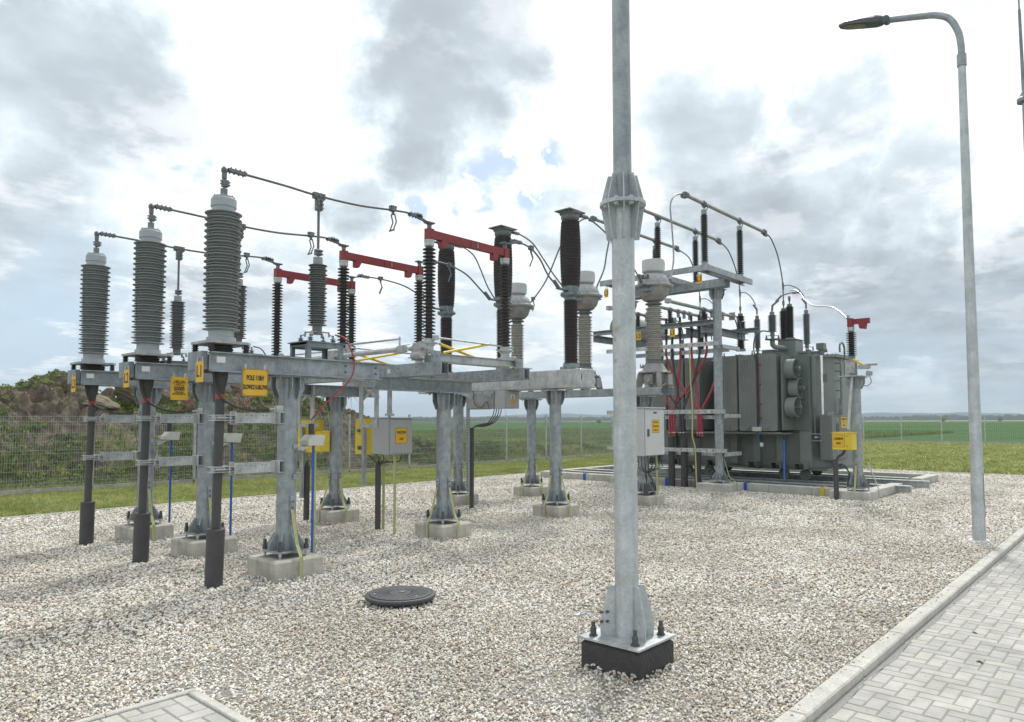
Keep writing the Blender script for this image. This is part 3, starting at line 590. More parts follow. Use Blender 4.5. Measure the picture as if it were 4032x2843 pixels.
# cable terminations
def termination():
    t = thing('cable_termination', '', 'cable termination', (3.46, 0, 0), 'cable terminations')
    X, Y = 3.46, 0.0
    b = MB(); o = 0.235; c = 0.06; b.prism([(X-o+c,Y-o),(X+o-c,Y-o),(X+o,Y-o+c),(X+o,Y+o-c),(X+o-c,Y+o),(X-o+c,Y+o),(X-o,Y+o-c),(X-o,Y-o+c)], 'z', 2.487, 2.512); part('base_plate', b, 'castal', t)
    for sx in (-1, 1):
        for sy in (-1, 1):
            b = MB(); b.lathe(X+sx*0.185, Y+sy*0.185, sheds(2.404, 2.486, 0.024, 0.036, 0.036, 4), 14); part('support_insulator', b, 'porc', t)
    b = MB(); b.lathe(X, Y, sheds(2.25, 2.486, 0.105, 0.125, 0.125, 8), 24); part('gland', b, 'porc', t)
    b = MB(); b.lathe(X, Y, [(0.145,2.513),(0.145,2.565),(0.125,2.57),(0.125,2.635)], 32); part('lower_flange', b, 'silf', t)
    b = MB(); b.lathe(X, Y, sheds(2.636, 3.885, 0.128, 0.184, 0.160, 39), 48); part('insulator', b, 'sil', t)
    b = MB(); b.lathe(X, Y, [(0.118,3.886),(0.118,3.93),(0.128,3.935),(0.128,4.015),(0.112,4.03),(0.112,4.045)], 32)
    for k in range(6): b.cyl((X+0.1*math.cos(k*1.05), Y+0.1*math.sin(k*1.05), 4.045), (X+0.1*math.cos(k*1.05), Y+0.1*math.sin(k*1.05), 4.06), 0.006, n=6)
    part('upper_flange', b, 'silf', t)
    b = MB(); b.lathe(X, Y, [(0.036,4.046),(0.036,4.135),(0.014,4.137),(0.014,4.18)], 18); part('stem', b, 'sild', t)
    b = MB(); b.lathe(X, Y, [(0.021,4.165),(0.021,4.24),(0.026,4.245),(0.026,4.31),(0.033,4.32),(0.033,4.35),(0.018,4.372)], 14)
    for z in (4.18, 4.21): b.cyl((X-0.05, Y-0.02, z), (X+0.055, Y-0.02, z), 0.01, n=8)
    b.cbox(X+0.01, Y, 4.195, 0.06, 0.055, 0.07); part('connector', b, 'clamp', t)
    b = MB(); b.lathe(X, Y, [(0.045,1.98),(0.052,2.05),(0.075,2.15),(0.078,2.26)], 20); part('cable_sleeve', b, 'rubber', t)
    b = MB(); b.tube([(X,Y,2.0),(X,Y,1.75),(X-0.005,Y+0.005,1.2),(X-0.01,Y+0.01,0.6),(X,Y+0.02,0.0)], 0.046, 16); part('cable', b, 'rubber', t)
    b = MB(); b.lathe(X, Y, [(0.0485,1.93),(0.0485,1.98)], 20); part('red_band', b, 'redb', t)
    b = MB(); b.cyl((X, Y+0.06, -0.03), (X-0.01, Y+0.01, 0.6), 0.089, n=28); part('cable_duct', b, 'duct', t)
    return t
TL = ['nearest and tallest-looking grey ribbed cable termination above the L1 tag', 'middle grey ribbed cable termination above the L2 tag', 'leftmost grey ribbed cable termination above the L3 tag']
t0 = termination(); t0['label'] = TL[0]; t0.location = (3.46, 7.2, 0)
for k in (1, 2): dup(t0, (3.46, V3[k], 0), TL[k])
for k, v in enumerate(V3):   # cable brackets on the columns
    cx_, cy_ = COLS[k][0], COLS[k][1]
    for lv, z in (('upper', 1.735), ('lower', 1.205)):
        t = thing('cable_bracket', '%s galvanised bracket arm holding the black %s cable to its column' % (lv, LN[k]), 'bracket', (3.9, v, z), 'cable bracket arms on the front columns')
        b = MB(); b.ibeam('x', 3.62, cx_-0.16, v, z-0.055, z+0.055, 0.05, t=0.006, tf=0.006, kind='C', side=-1)
        part('arm', b, 'galvl', t)
        for X in (3.68, 3.74, 3.80, 3.93, 3.97): b = MB(); b.cyl((X, v-0.0262, z-0.025+0.05*(X > 3.7)), (X, v-0.0245, z-0.025+0.05*(X > 3.7)), 0.006, n=8); part('bolt_hole', b, 'bolt', t)
        b = MB(); b.ibeam('y', v-0.09, v+0.09, cx_-0.128, z-0.065, z+0.065, 0.06, t=0.007, tf=0.007, kind='C', side=-1); part('mounting_channel', b, 'galvl', t)
        b = MB(); b.box(3.595, v-0.07, z-0.07, 3.605, v+0.05, z+0.07); part('end_plate', b, 'galvl', t)
        b = MB(); b.lathe(3.455, v, [(0.052,z-0.032),(0.052,z+0.032)], 20)
        for zz in (-0.026, 0.026): b.box(3.37, v-0.075, z+zz-0.004, 3.59, v+0.065, z+zz+0.004)
        b.box(3.365, v-0.08, z-0.034, 3.375, v-0.03, z+0.034); b.box(3.53, v-0.085, z-0.04, 3.54, v+0.05, z+0.04)
        part('clamp', b, 'galvl', t)
        b = MB()
        for i in range(6): b.cyl((3.40+i*0.016, v-0.068, z), (3.408+i*0.016, v-0.068, z), 0.017, n=10)
        b.cyl((3.34, v-0.068, z), (3.56, v-0.068, z), 0.007, n=8); part('spring', b, 'alu', t)
    w = MB(); w.tube([(3.36,v-0.05,2.24),(3.38,v-0.05,2.08),(3.44,v-0.06,1.95),(3.6,v-0.03,1.86),(3.80,v-0.02,1.815),(4.0,v-0.02,1.83)], 0.014, 8)
    t = thing('screen_wire', 'thin black wire looping from under the %s termination to its column' % LN[k], 'wire', (3.6, v, 1.9), 'black screen wires under the terminations')
    part('wire', w, 'rubber', t); w = MB(); w.tube([(4.0,v-0.02,1.83),(4.08,v-0.02,1.835)], 0.011, 8); part('wire_end', w, 'cream', t)
    w = MB(); w.box(4.08,v-0.05,1.80,cx_-0.09,v+0.02,1.87); part('terminal_lug', w, 'galvl', t)

# surge arresters
def arrester():
    X, Y = 4.6, 0.0
    t = thing('surge_arrester', '', 'surge arrester', (X, 0, 2.4), 'surge arresters behind the terminations')
    b = MB(); b.box(X-0.236, Y-0.172, 2.55, X+0.236, Y+0.172, 2.56)
    for sx in (-1, 1):
        for sy in (-1, 1): b.box(X+sx*0.21-0.03, Y+sy*0.17-0.004, 2.402, X+sx*0.21+0.03, Y+sy*0.17+0.004, 2.56); b.box(X+sx*0.236-0.004, Y+sy*0.17-0.03*(sy>0)-0.0, 2.402, X+sx*0.236+0.004, Y+sy*0.17+0.03*(sy<0), 2.56)
    b.box(X-0.24, Y-0.18, 2.53, X+0.24, Y-0.172, 2.585); b.box(X-0.24, Y+0.172, 2.53, X+0.24, Y+0.18, 2.585)
    part('pedestal', b, 'galvd', t)
    b = MB(); b.box(X-0.26, Y-0.2, 2.586, X+0.26, Y+0.2, 2.598); part('top_plate', b, 'galvd', t)
    for sx, sy in ((-.15,-.1),(.15,-.1),(-.15,.1),(.15,.1)):
        b = MB(); b.lathe(X+sx, Y+sy, sheds(2.599, 2.655, 0.018, 0.034, 0.034, 3)+[(0.01,2.656),(0.01,2.69)], 14); part('foot_insulator', b, 'sild', t)
        b = MB(); b.bar((X+sx, Y+sy, 2.675), (X+sx*0.75, Y+sy*0.75, 2.70), 0.03, 0.01); b.bar((X+sx*0.75, Y+sy*0.75, 2.72), (X, Y, 2.735), 0.035, 0.012); b.bar((X+sx*0.75, Y+sy*0.75, 2.67), (X+sx*0.72, Y+sy*0.72, 2.73), 0.02, 0.02); part('foot', b, 'castal', t)
    b = MB(); b.lathe(X, Y, [(0.05,2.70),(0.052,2.745),(0.055,2.746),(0.055,2.80)], 24); part('lower_flange', b, 'sild', t)
    b = MB(); b.lathe(X, Y, sheds(2.80, 3.52, 0.066, 0.108, 0.093, 27), 36); part('insulator', b, 'sild', t)
    b = MB(); b.lathe(X, Y, [(0.054,3.521),(0.054,3.60),(0.01,3.602),(0.01,3.64)], 24); part('cap', b, 'sil', t)
    b = MB(); b.cbox(X, Y, 3.66, 0.075, 0.05, 0.07)
    for z in (3.64, 3.68): b.cyl((X-0.045, Y-0.03, z), (X+0.045, Y-0.03, z), 0.012, n=6)
    part('terminal_clamp', b, 'clamp', t)
    b = MB(); b.cyl((X, Y, 3.69), (X, Y, 4.2), 0.0155, n=12); part('dropper', b, 'cable_grey', t)
    b = MB(); b.cbox(X, Y, 4.325, 0.15, 0.05, 0.07); b.cbox(X, Y, 4.235, 0.078, 0.048, 0.16)
    for z in (4.18, 4.225, 4.27, 4.32):
        for dx in ((-0.028, 0.028) if z < 4.3 else (-0.055, 0, 0.055)): b.cyl((X+dx, Y-0.04, z), (X+dx, Y-0.02, z), 0.017, n=8)
    part('tee_clamp', b, 'clamp', t)
    b = MB(); b.tube([(X+0.16,Y-0.12,2.70),(X+0.24,Y-0.2,2.66),(X+0.33,Y-0.22,2.50),(X+0.36,Y-0.23,2.36),(X+0.27,Y-0.25,2.16),(X+0.02,Y-0.16,1.9),(X-0.08,Y-0.02,1.71)], 0.0085, 8)
    part('ground_lead', b, 'redw', t); return t
AL = ['nearest dark ribbed surge arrester on its short pedestal, under the topmost conductor', 'dark ribbed surge arrester half hidden behind the L1 cable termination', 'small dark ribbed surge arrester between the L2 and L1 terminations']
a0 = arrester(); a0['label'] = AL[0]; a0.location = (4.6, 7.2, 2.4)
for k in (1, 2): dup(a0, (4.6, V3[k], 2.4), AL[k])
# surge counters with blue strips
for k, v in enumerate((7.17, 9.1, 11.0)):
    X = 4.52
    t = thing('surge_counter', 'cream surge counter box with black neck on the %s column' % ('nearest', 'middle', 'leftmost')[k], 'surge counter', (X, v, 1.5), 'cream surge counters with blue strips')
    b = MB(); Z = 1.42
    b.prism([(X-0.09,Z+0.01),(X+0.10,Z),(X+0.13,Z+0.12),(X-0.03,Z+0.125),(X-0.09,Z+0.06)], 'y', v-0.09, v+0.09); part('housing', b, 'cream', t)
    b = MB(); b.cyl((X, v, Z+0.127), (X, v, Z+0.25), 0.032, n=18); part('neck', b, 'rubber', t)
    b = MB(); b.box(X-0.20, v-0.06, Z-0.012, X-0.02, v+0.02, Z-0.004); b.prism([(X-0.20,Z-0.012),(X-0.06,Z-0.012),(X-0.20,Z-0.09)], 'y', v-0.058, v-0.052); part('shelf', b, 'galvl', t)
    b = MB(); b.bar((X+0.03, v, Z), (X+0.03, v, 0.2 if k else 0.0), 0.006, 0.03); part('blue_strip', b, 'blue', t)
    if k == 0:
        b = MB(); b.bar((X+0.06, v, Z-0.05), (X+0.06, v, 0.0), 0.004, 0.02); part('earthing_strap', b, 'yg', t)
for k in range(3):
    cx_, cy_ = COLS[k][0], COLS[k][1]
    t = thing('mounting_rail', 'short galvanised rail piece welded on the side of the %s front-row column' % ('nearest', 'middle', 'leftmost')[k], 'rail', (cx_+0.08, cy_-0.1, 1.2), 'short rails on the front columns')
    b = MB(); b.ibeam('y', cy_-0.17, cy_-0.11, cx_+0.06, 1.13, 1.38, 0.06, t=0.005, tf=0.005, kind='C'); part('rail', b, 'galvl', t)
    b = MB(); b.cbox(cx_+0.03, cy_-0.12, 1.42, 0.05, 0.02, 0.05); b.cbox(cx_+0.03, cy_-0.12, 1.09, 0.05, 0.02, 0.05); part('bracket', b, 'galv', t)

# signs
def sign_y(name, label, x0, x1, z0, z1, y, lines, cat='sign', m='sign', border=False, hang=None, group=None, screws=True):
    t = thing(name, label, cat, ((x0+x1)/2, y, (z0+z1)/2), group=group)
    b = MB(); b.box(x0, y, z0, x1, y+0.003, z1); part('panel', b, m, t)
    if border:
        b = MB(); w = (x1-x0)*0.03
        b.box(x0+w*.4, y-0.001, z0+w*.4, x1-w*.4, y-0.0003, z0+w*.9); b.box(x0+w*.4, y-0.001, z1-w*.9, x1-w*.4, y-0.0003, z1-w*.4); b.box(x0+w*.4, y-0.001, z0+w*.9, x0+w*.9, y-0.0003, z1-w*.9); b.box(x1-w*.9, y-0.001, z0+w*.9, x1-w*.4, y-0.0003, z1-w*.9); part('border', b, 'ink', t)
    for (tx, sz, zz, sx, bd) in lines: letters(t, tx, sz, ((x0+x1)/2, y-0.001, zz), '-y', sx, bold=bd)
    if screws:
        i_ = 0.02
        for X in (x0+i_, x1-i_):
            for Z in (z0+i_, z1-i_): b = MB(); b.cyl((X, y-0.004, Z), (X, y-0.0005, Z), 0.006, n=10); part('screw', b, 'galvd', t)
    if hang is not None:
        for X in (x0+0.035, x1-0.035): b = MB(); b.box(X-0.012, y+0.003, z1-0.02, X+0.012, y+0.007, hang); part('hanger', b, 'galvl', t)
    return t
sign_y('warning_sign', 'large yellow sign reading POLE 110kV GŁOWICE KABLOWE under the front beam', 3.59, 3.875, 1.96, 2.243, 6.985, [('POLE 110kV', 0.072, 2.148, 0.52, .002), ('GŁOWICE KABLOWE', 0.066, 2.052, 0.435, .002)], border=True, hang=2.29, group='yellow field signs')
sign_y('warning_sign', 'yellow sign with the large number S5005 hanging under the middle beam', 3.655, 3.86, 1.96, 2.243, 8.885, [('KABEL 110kV', 0.032, 2.190, 0.7, 0), ('3×1×RMAKXS-WTC', 0.028, 2.168, 0.68, 0), ('1×400/95 mm²', 0.028, 2.143, 0.7, 0), ('S5005', 0.066, 2.097, 0.8, .002), ('KIERUNEK', 0.03, 2.055, 0.75, 0), ('GPZ GRODKÓW', 0.03, 2.032, 0.75, 0)], hang=2.29, group='yellow field signs')
def tag_x(label, y0, y1, z0, z1, x, text, size, group='phase tags', sx=0.85):
    t = thing('phase_sign', label, 'sign', (x, (y0+y1)/2, (z0+z1)/2), group)
    b = MB(); b.box(x-0.003, y0, z0, x, y1, z1); part('panel', b, 'sign', t)
    letters(t, text, size, (x-0.003, (y0+y1)/2, (z0+z1)/2), '-x', sx, bold=size*0.02)
    for Y in (y0+0.03, y1-0.03): b = MB(); b.box(x, Y-0.01, z1-0.01, x+0.004, Y+0.01, z1+0.045); part('hanger', b, 'galvl', t)
    return t
tag_x('yellow L1 tag on the end of the nearest twin beam', 7.02, 7.185, 2.09, 2.30, 3.20, 'L1', 0.165)
tag_x('yellow L2 tag on the end of the middle twin beam', 8.94, 9.105, 2.10, 2.31, 3.20, 'L2', 0.165)
tag_x('yellow L3 tag on the end of the farthest twin beam', 10.83, 10.995, 2.10, 2.31, 3.20, 'L3', 0.165)
# ================================================================== DISCONNECTORS
t = thing('support_frame', 'galvanised beam frame carrying the three red-armed disconnectors', 'support frame', (7.1, 9.1, 2.12), 'beam frames of the switchgear')
for y, x0, x1 in ((7.85, 5.90, 7.75), (10.42, 5.95, 7.9)):
    b = MB(); b.ibeam('x', x0, x1, y, 2.12, 2.30, 0.20, kind='I', t=0.012); b.box(x0-0.006, y-0.1, 2.125, x0-0.001, y-0.006, 2.295) if y > 9 else None
    part('beam', b, 'galv', t)
for X, y0, y1 in ((6.35, 6.88, 11.45), (7.98, 6.88, 11.45)):
    b = MB(); b.ibeam('y', y0, y1, X-0.06, 2.303, 2.475, 0.09, kind='C', side=-1); b.ibeam('y', y0, y1, X+0.045, 2.303, 2.475, 0.07, kind='C', side=-1); part('beam', b, 'galv', t)
    for k in range(12):
        yy = y0+0.12+k*0.38
        for z in (2.35, 2.42): b = MB(); b.cyl((X-0.109, yy, z), (X-0.104, yy, z), 0.009, n=6); part('bolt', b, 'bolt', t)
b = MB(); b.box(6.2385, 7.92, 2.36, 6.2405, 7.99, 2.42); part('sticker', b, 'white', t)

def disconnector():
    t = thing('disconnector', '', 'disconnector', (7.05, 0, 2.48), 'centre-break disconnectors with red arms'); Y = 0.0
    for sd in (-1, 1):
        b = MB(); b.ibeam('x', 6.30, 8.00, Y+sd*0.10, 2.49, 2.595, 0.05, t=0.006, tf=0.007, kind='C', side=-sd)
        part('base_beam', b, 'galvl', t)
    for X in (6.30, 7.96):
        b = MB(); b.box(X-0.07, Y-0.14, 2.478, X+0.09, Y-0.128, 2.625)
        for dx in (-0.035, 0.04): b.cyl((X+dx, Y-0.152, 2.56), (X+dx, Y-0.14, 2.56), 0.016, n=6)
        part('mounting_plate', b, 'galv', t)
    for X in (6.31, 7.81):
        b = MB(); b.lathe(X, Y, [(0.10,2.60),(0.10,2.635),(0.065,2.64),(0.065,2.70),(0.085,2.705),(0.085,2.725),(0.11,2.73),(0.11,2.745),(0.075,2.75),(0.075,2.79),(0.06,2.80)], 22)
        b.cbox(X, Y, 2.738, 0.34, 0.06, 0.012); part('bearing', b, 'galvl', t)
        b = MB(); b.lathe(X, Y, sheds(2.80, 4.03, 0.044, 0.088, 0.088, 25), 28); ins = part('insulator', b, 'porc', t)
        b = MB(); b.lathe(X, Y, [(0.05,4.03),(0.066,4.045),(0.068,4.10),(0.072,4.105),(0.072,4.125)], 22); part('cap', b, 'galvl', ins)
    b = MB(); X = 6.31
    b.box(X-0.05, Y-0.045, 4.13, X+0.05, Y+0.045, 4.28); b.box(X+0.052, Y-0.035, 4.155, 7.055, Y+0.035, 4.265)
    b.prism([(6.50,4.154),(6.62,4.154),(6.57,4.06),(6.50,4.06)], 'y', Y-0.04, Y+0.04); part('contact_arm', b, 'red', t)
    b = MB(); X = 7.81
    b.box(X-0.05, Y-0.045, 4.13, X+0.05, Y+0.045, 4.28); b.box(7.065, Y-0.035, 4.155, X-0.052, Y+0.035, 4.265)
    b.prism([(7.52,4.154),(7.64,4.154),(7.60,4.06),(7.52,4.06)], 'y', Y-0.04, Y+0.04); part('contact_arm', b, 'red', t)
    for zz in (4.18, 4.205, 4.23): b = MB(); b.cyl((7.2, Y-0.039, zz), (7.2, Y-0.034, zz), 0.008, n=8); part('bolt', b, 'alu', t)
    for X, s_ in ((6.31, -1), (7.81, 1)):
        b = MB(); b.lathe(X, Y, [(0.03,4.281),(0.03,4.33),(0.038,4.335),(0.038,4.35)], 14); b.cbox(X, Y, 4.36, 0.13, 0.09, 0.018)
        b.bar((X+s_*0.06, Y, 4.365), (X+s_*0.17, Y, 4.395), 0.045, 0.02); b.bar((X+s_*0.14, Y, 4.395), (X+s_*0.24, Y, 4.42), 0.055, 0.045)
        for q in range(3): b.cyl((X+s_*(0.15+q*0.035), Y-0.02, 4.42), (X+s_*(0.15+q*0.035), Y-0.02, 4.445+q*.005), 0.008, n=6); b.cyl((X+s_*(0.15+q*0.035), Y+0.02, 4.42), (X+s_*(0.15+q*0.035), Y+0.02, 4.445+q*.005), 0.008, n=6)
        part('terminal', b, 'clamp', t)
    for A, B_ in (((6.48,-0.03,2.735),(7.22,0.04,2.60)), ((6.51,-0.06,2.615),(7.46,-0.02,2.81))):
        b = MB(); b.cyl(A, B_, 0.019, n=14); part('earthing_blade', b, 'yel', t)
    b = MB(); b.cyl((6.36,-0.13,2.80), (8.0,0.02,2.80), 0.0125, n=10); b.cyl((8.0,0.02,2.72), (8.0,0.02,2.83), 0.014, n=8); b.bar((8.0,0.02,2.735), (7.81,0,2.735), 0.02, 0.008)
    b.cbox(6.33, -0.11, 2.80, 0.07, 0.06, 0.06); part('coupling_rod', b, 'galvl', t)
    b = MB(); b.cbox(6.16, 0.02, 2.64, 0.1, 0.16, 0.17); b.cyl((6.14,-0.15,2.66),(6.14,0.2,2.66),0.03,n=14); b.cyl((6.1,-0.1,2.56),(6.1,0.08,2.56),0.045,n=14); b.cbox(6.2,0.12,2.6,0.14,0.05,0.2); b.bar((6.05,0.1,2.53),(6.4,0.18,2.53),0.03,0.012)
    b.cbox(7.98, 0.03, 2.63, 0.16, 0.1, 0.05); b.cyl((7.9,0.1,2.64),(8.15,0.1,2.66),0.02,n=8)
    part('drive_gear', b, 'castal', t)
    b = MB(); b.tube([(7.62,-0.12,2.50),(7.8,-0.16,2.49),(7.9,-0.17,2.44),(7.88,-0.17,2.38),(7.8,-0.17,2.37)], 0.009, 6); part('earthing_wire', b, 'yg', t)
    return t
DL = ['nearest disconnector with its full dark red arm bar in the clear', 'middle disconnector, its red bar left of the nearest one', 'farthest disconnector with red bar behind the nearest surge arrester']
d0 = disconnector(); d0['label'] = DL[0]; d0.location = (7.05, 7.2, 2.48)
for k in (1, 2): dup(d0, (7.05-(0.05 if k == 1 else 0.06), V3[k], 2.48), DL[k])
for i, (p0, p1, r, lb) in enumerate((((6.14,7.6,2.665),(6.14,8.95,2.665),0.036,'thick galvanised drive tube between the nearest and middle disconnectors'),
     ((6.14,9.3,2.665),(6.14,10.9,2.665),0.036,'thick galvanised drive tube between the middle and farthest disconnectors'),
     ((6.42,7.95,2.86),(6.42,10.1,2.87),0.014,'thin upper coupling rod above the drive tube'),
     ((6.45,9.2,2.80),(6.45,11.6,2.82),0.014,'thin coupling rod running left towards the farthest disconnector'))):
    b = MB(); b.cyl(p0, p1, r, n=16)
    if r > 0.02: b.cbox(6.14, p0[1]-0.05, 2.665, 0.09, 0.12, 0.085); b.cbox(6.14, p1[1], 2.665, 0.09, 0.12, 0.085)
    else: b.cyl((p0[0],p0[1],2.74),(p0[0],p0[1],2.89),0.014,n=8); b.bar((p0[0],p0[1],2.76),(6.31,p0[1]-0.35,2.745),0.025,0.008)
    solo('coupling_rod', b, 'galvl', lb, 'coupling rod', 'coupling rods of the disconnectors')
# mechanism hangers, drive boxes, cabinet
def hanger(y0, y1, X, label, low):
    t = thing('mechanism_hanger', label, 'hanger', (X, y0, 1.2), 'hanging drive supports under the beam frame')
    for yy in (y0, y1):
        b = MB(); b.ibeam('y', yy-0.05, yy+0.05, X, low, 2.30, 0.07, t=0.006, tf=0.006, kind='C')
        q = MB(); q.box(X-0.04, yy-0.045, low if yy == y0 else 1.6, X-0.034, yy+0.045, 2.30); q.box(X-0.034, yy+0.039, low if yy == y0 else 1.6, X+0.04, yy+0.045, 2.30); part('post', q, 'galvl', t)
    for A, B_ in (((X, y0, 2.22), (X, y1, 2.02)), ((X-0.008, y1, 2.22), (X-0.008, y0, 2.02)), ((X, y0, 1.93), (X, y0+0.02, 1.80))):
        b = MB(); b.bar(A, B_, 0.006, 0.045); part('brace', b, 'galvl', t)
    b = MB(); b.box(X-0.02, y1-0.1, 1.60, X+0.02, y0+0.05, 1.66); part('cross_bar', b, 'galvl', t)
    return t
hanger(8.98, 8.60, 6.55, 'hanging lattice support above the grey 110 kV disconnector cabinet', 1.66)
hanger(10.72, 10.32, 6.55, 'hanging lattice support above the left yellow drive box', 1.66)
b = MB(); b.cyl((6.62,8.42,1.86),(6.62,8.42,2.30),0.035,n=18); b.cyl((6.62,8.42,1.78),(6.62,8.42,1.86),0.04,n=18); b.cyl((6.62,8.42,1.70),(6.62,8.42,1.78),0.022,n=12); b.cbox(6.62,8.42,1.79,0.1,0.1,0.03); b.cbox(6.62,8.42,1.72,0.08,0.05,0.05)
solo('drive_rod', b, 'galvl', 'vertical drive tube coming down behind the grey 110 kV disconnector cabinet', 'drive rod')
def drive_box(X, y0, y1, z0, z1, dx, label, dial=True):
    t = thing('drive_box', label, 'drive box', (X, (y0+y1)/2, z0), 'yellow disconnector drive boxes')
    b = MB(); b.bbox(X, y0, z0, X+dx, y1, z1, 0.006); part('housing', b, 'yel', t)
    b = MB(); b.box(X-0.01, y0-0.004, z1, X+dx+0.02, y1+0.01, z1+0.006); part('rain_cover', b, 'yel', t)
    if dial:
        ym = y0+(y1-y0)*0.62
        b = MB(); b.cyl((X-0.045, ym, z0+(z1-z0)*0.67), (X, ym, z0+(z1-z0)*0.67), 0.027, n=20); b.cyl((X-0.008, ym-0.01, z0+(z1-z0)*0.56), (X, ym-0.01, z0+(z1-z0)*0.56), 0.009, n=10); part('lock', b, 'galvd', t)
        b = MB(); b.box(X-0.003, ym-0.055, z0+(z1-z0)*0.13, X, ym+0.045, z0+(z1-z0)*0.24); part('window', b, 'bolt', t)
        b = MB(); b.box(X-0.002, ym-0.02, z0+(z1-z0)*0.86, X, ym+0.02, z0+(z1-z0)*0.91); part('sticker', b, 'white', t)
    return t
drive_box(6.70, 9.08, 9.38, 1.18, 1.735, 0.34, 'yellow drive box with round lock, left of the grey 110 kV disconnector cabinet')
drive_box(6.72, 10.60, 11.08, 1.17, 1.72, 0.20, 'yellow drive box partly hidden by the nearest front column', False)
b = MB(); b.bbox(6.93, 10.60, 1.18, 7.10, 10.78, 1.53, 0.006); b.bbox(6.74, 10.40, 1.19, 6.92, 10.58, 1.53, 0.006)
for nm in (1,): 
    o = part('side_box', b, 'yel', bpy.data.objects['drive_box.001'])
for (X, Y, Z0, Z1, lb) in ((6.62, 9.03, 0.72, 1.6, 'slotted steel strut beside the right yellow drive box'), (6.68, 10.86, 0.40, 1.6, 'slotted steel strut beside the left yellow drive box')):
    b = MB(); b.ibeam('y', Y-0.03, Y+0.03, X, Z0, Z1, 0.04, t=0.004, tf=0.004, kind='C'); q = MB(); q.box(X-0.03, Y-0.028, Z0, X-0.026, Y+0.028, Z1); q.box(X-0.026, Y-0.028, Z0, X+0.02, Y-0.023, Z1); q.box(X-0.026, Y+0.023, Z0, X+0.02, Y+0.028, Z1)
    solo('strut', q, 'galv', lb, 'strut', 'slotted struts')
# grey cabinet of the disconnector
gx, gy = 6.52, 8.30
t = thing('control_cabinet', 'mid-grey cabinet with a yellow 110 kV sign on its door, beside the yellow drive box', 'cabinet', (gx, gy, 1.2))
b = MB(); b.bbox(gx, gy+0.012, 1.21, gx+0.44, gy+0.40, 1.735, 0.005); part('housing', b, 'cabd', t)
b = MB(); b.bbox(gx+0.012, gy-0.006, 1.225, gx+0.43, gy+0.008, 1.72, 0.004); door = part('door', b, 'cabd', t)
b = MB(); b.cyl((gx+0.40, gy-0.014, 1.62), (gx+0.40, gy-0.004, 1.62), 0.012, n=12); b.cyl((gx+0.40, gy-0.014, 1.335), (gx+0.40, gy-0.004, 1.335), 0.012, n=12); part('lock', b, 'alu', door)
b = MB(); b.box(gx-0.01, gy-0.012, 1.737, gx+0.45, gy+0.42, 1.745); part('rain_cover', b, 'cabd', t)
sg = sign_y('cabinet_sign', 'yellow sign reading ODŁĄCZNIK 110 kV on the mid-grey cabinet door', gx+0.105, gx+0.33, 1.365, 1.60, gy-0.0100, [('ODŁĄCZNIK', 0.05, 1.53, 0.58, .0008), ('110 kV', 0.05, 1.435, 0.55, .0008)], border=True, screws=False, group='yellow cabinet signs')
def riser(name, x, y, z1, r, label, m='duct', group='black riser pipes', clampz=None, x0=None, y0=None, funnel=False):
    t = thing(name, label, 'pipe', (x, y, 0), group); b = MB(); b.cyl((x if x0 is None else x0, y if y0 is None else y0, -0.03), (x, y, z1), r, n=20)
    if funnel: b.cyl((x, y, z1), (x, y, z1+0.1), r, r*0.3, n=20)
    part('pipe', b, m, t)
    if clampz:
        for z in clampz: b = MB(); b.lathe(x, y, [(r+0.003, z-0.015), (r+0.003, z+0.015)], 20); part('clamp', b, 'bolt', t)
    return t
def wires(label, paths, r=0.008, m='rubber', name='control_cable', group='black control cables'):
    t = thing(name, label, 'cable', tuple(paths[0][0]), group)
    for p in paths: b = MB(); b.tube(p, r, 6); part('strand', b, m, t)
    return t
riser('riser_pipe', 6.90, 9.05, 0.98, 0.045, 'black riser pipe below the mid-grey 110 kV cabinet', clampz=(0.68,), funnel=True)
wires('thin black cables from the mid-grey 110 kV cabinet into the riser pipe', [[(6.9,9.05,1.05),(6.88,9.0,1.12),(6.86,9.08,1.20)], [(6.9,9.05,1.05),(6.93,8.95,1.10),(6.92,8.98,1.2)], [(6.9,9.05,1.03),(6.86,8.8,1.09),(6.84,8.62,1.08),(6.84,8.55,1.2)], [(6.9,9.04,1.02),(6.88,8.8,1.07),(6.9,8.55,1.09),(6.92,8.5,1.2)], [(6.9,9.06,1.04),(6.84,9.1,1.1),(6.80,9.2,1.18)]])
def strap_down(x, y, z1, label, pts=None, w=0.04):
    b = MB(); b.strip(pts or [(x,y,z1),(x+0.005,y,z1/2),(x,y,0)], w, (0.67,-0.74,0)); return solo('earthing_strap', b, 'strap', label, 'earthing strap', 'striped earthing straps')
strap_down(6.72, 8.42, 1.2, 'yellow-green striped strap hanging straight down from the mid-grey 110 kV cabinet')
strap_down(6.98, 9.02, 1.2, 'short striped strap tucked behind the riser pipe of the mid-grey cabinet')
riser('riser_pipe', 6.78, 10.87, 0.92, 0.05, 'black riser pipe under the left yellow drive box, behind the blue strip', clampz=(0.6,), funnel=True)
riser('riser_pipe', 9.86, 9.98, 1.56, 0.045, 'tall black riser pipe feeding the steel cabinets under the box beam', clampz=(1.32, 0.52))
b = MB(); b.box(9.72, 9.93, 0.33, 9.726, 9.99, 2.18); b.box(9.726, 9.93, 0.33, 9.76, 9.935, 2.18)
t = thing('perforated_rail', 'tall perforated angle rail beside the tall black riser pipe', 'rail', (9.74, 9.95, 0.3)); part('rail', b, 'galv', t)
b = MB()
for k in range(36): b.box(9.7185, 9.945, 0.36+k*0.05, 9.7195, 9.957, 0.385+k*0.05); b.box(9.7185, 9.965, 0.36+k*0.05, 9.7195, 9.977, 0.385+k*0.05)
part('slots', b, 'bolt', t)

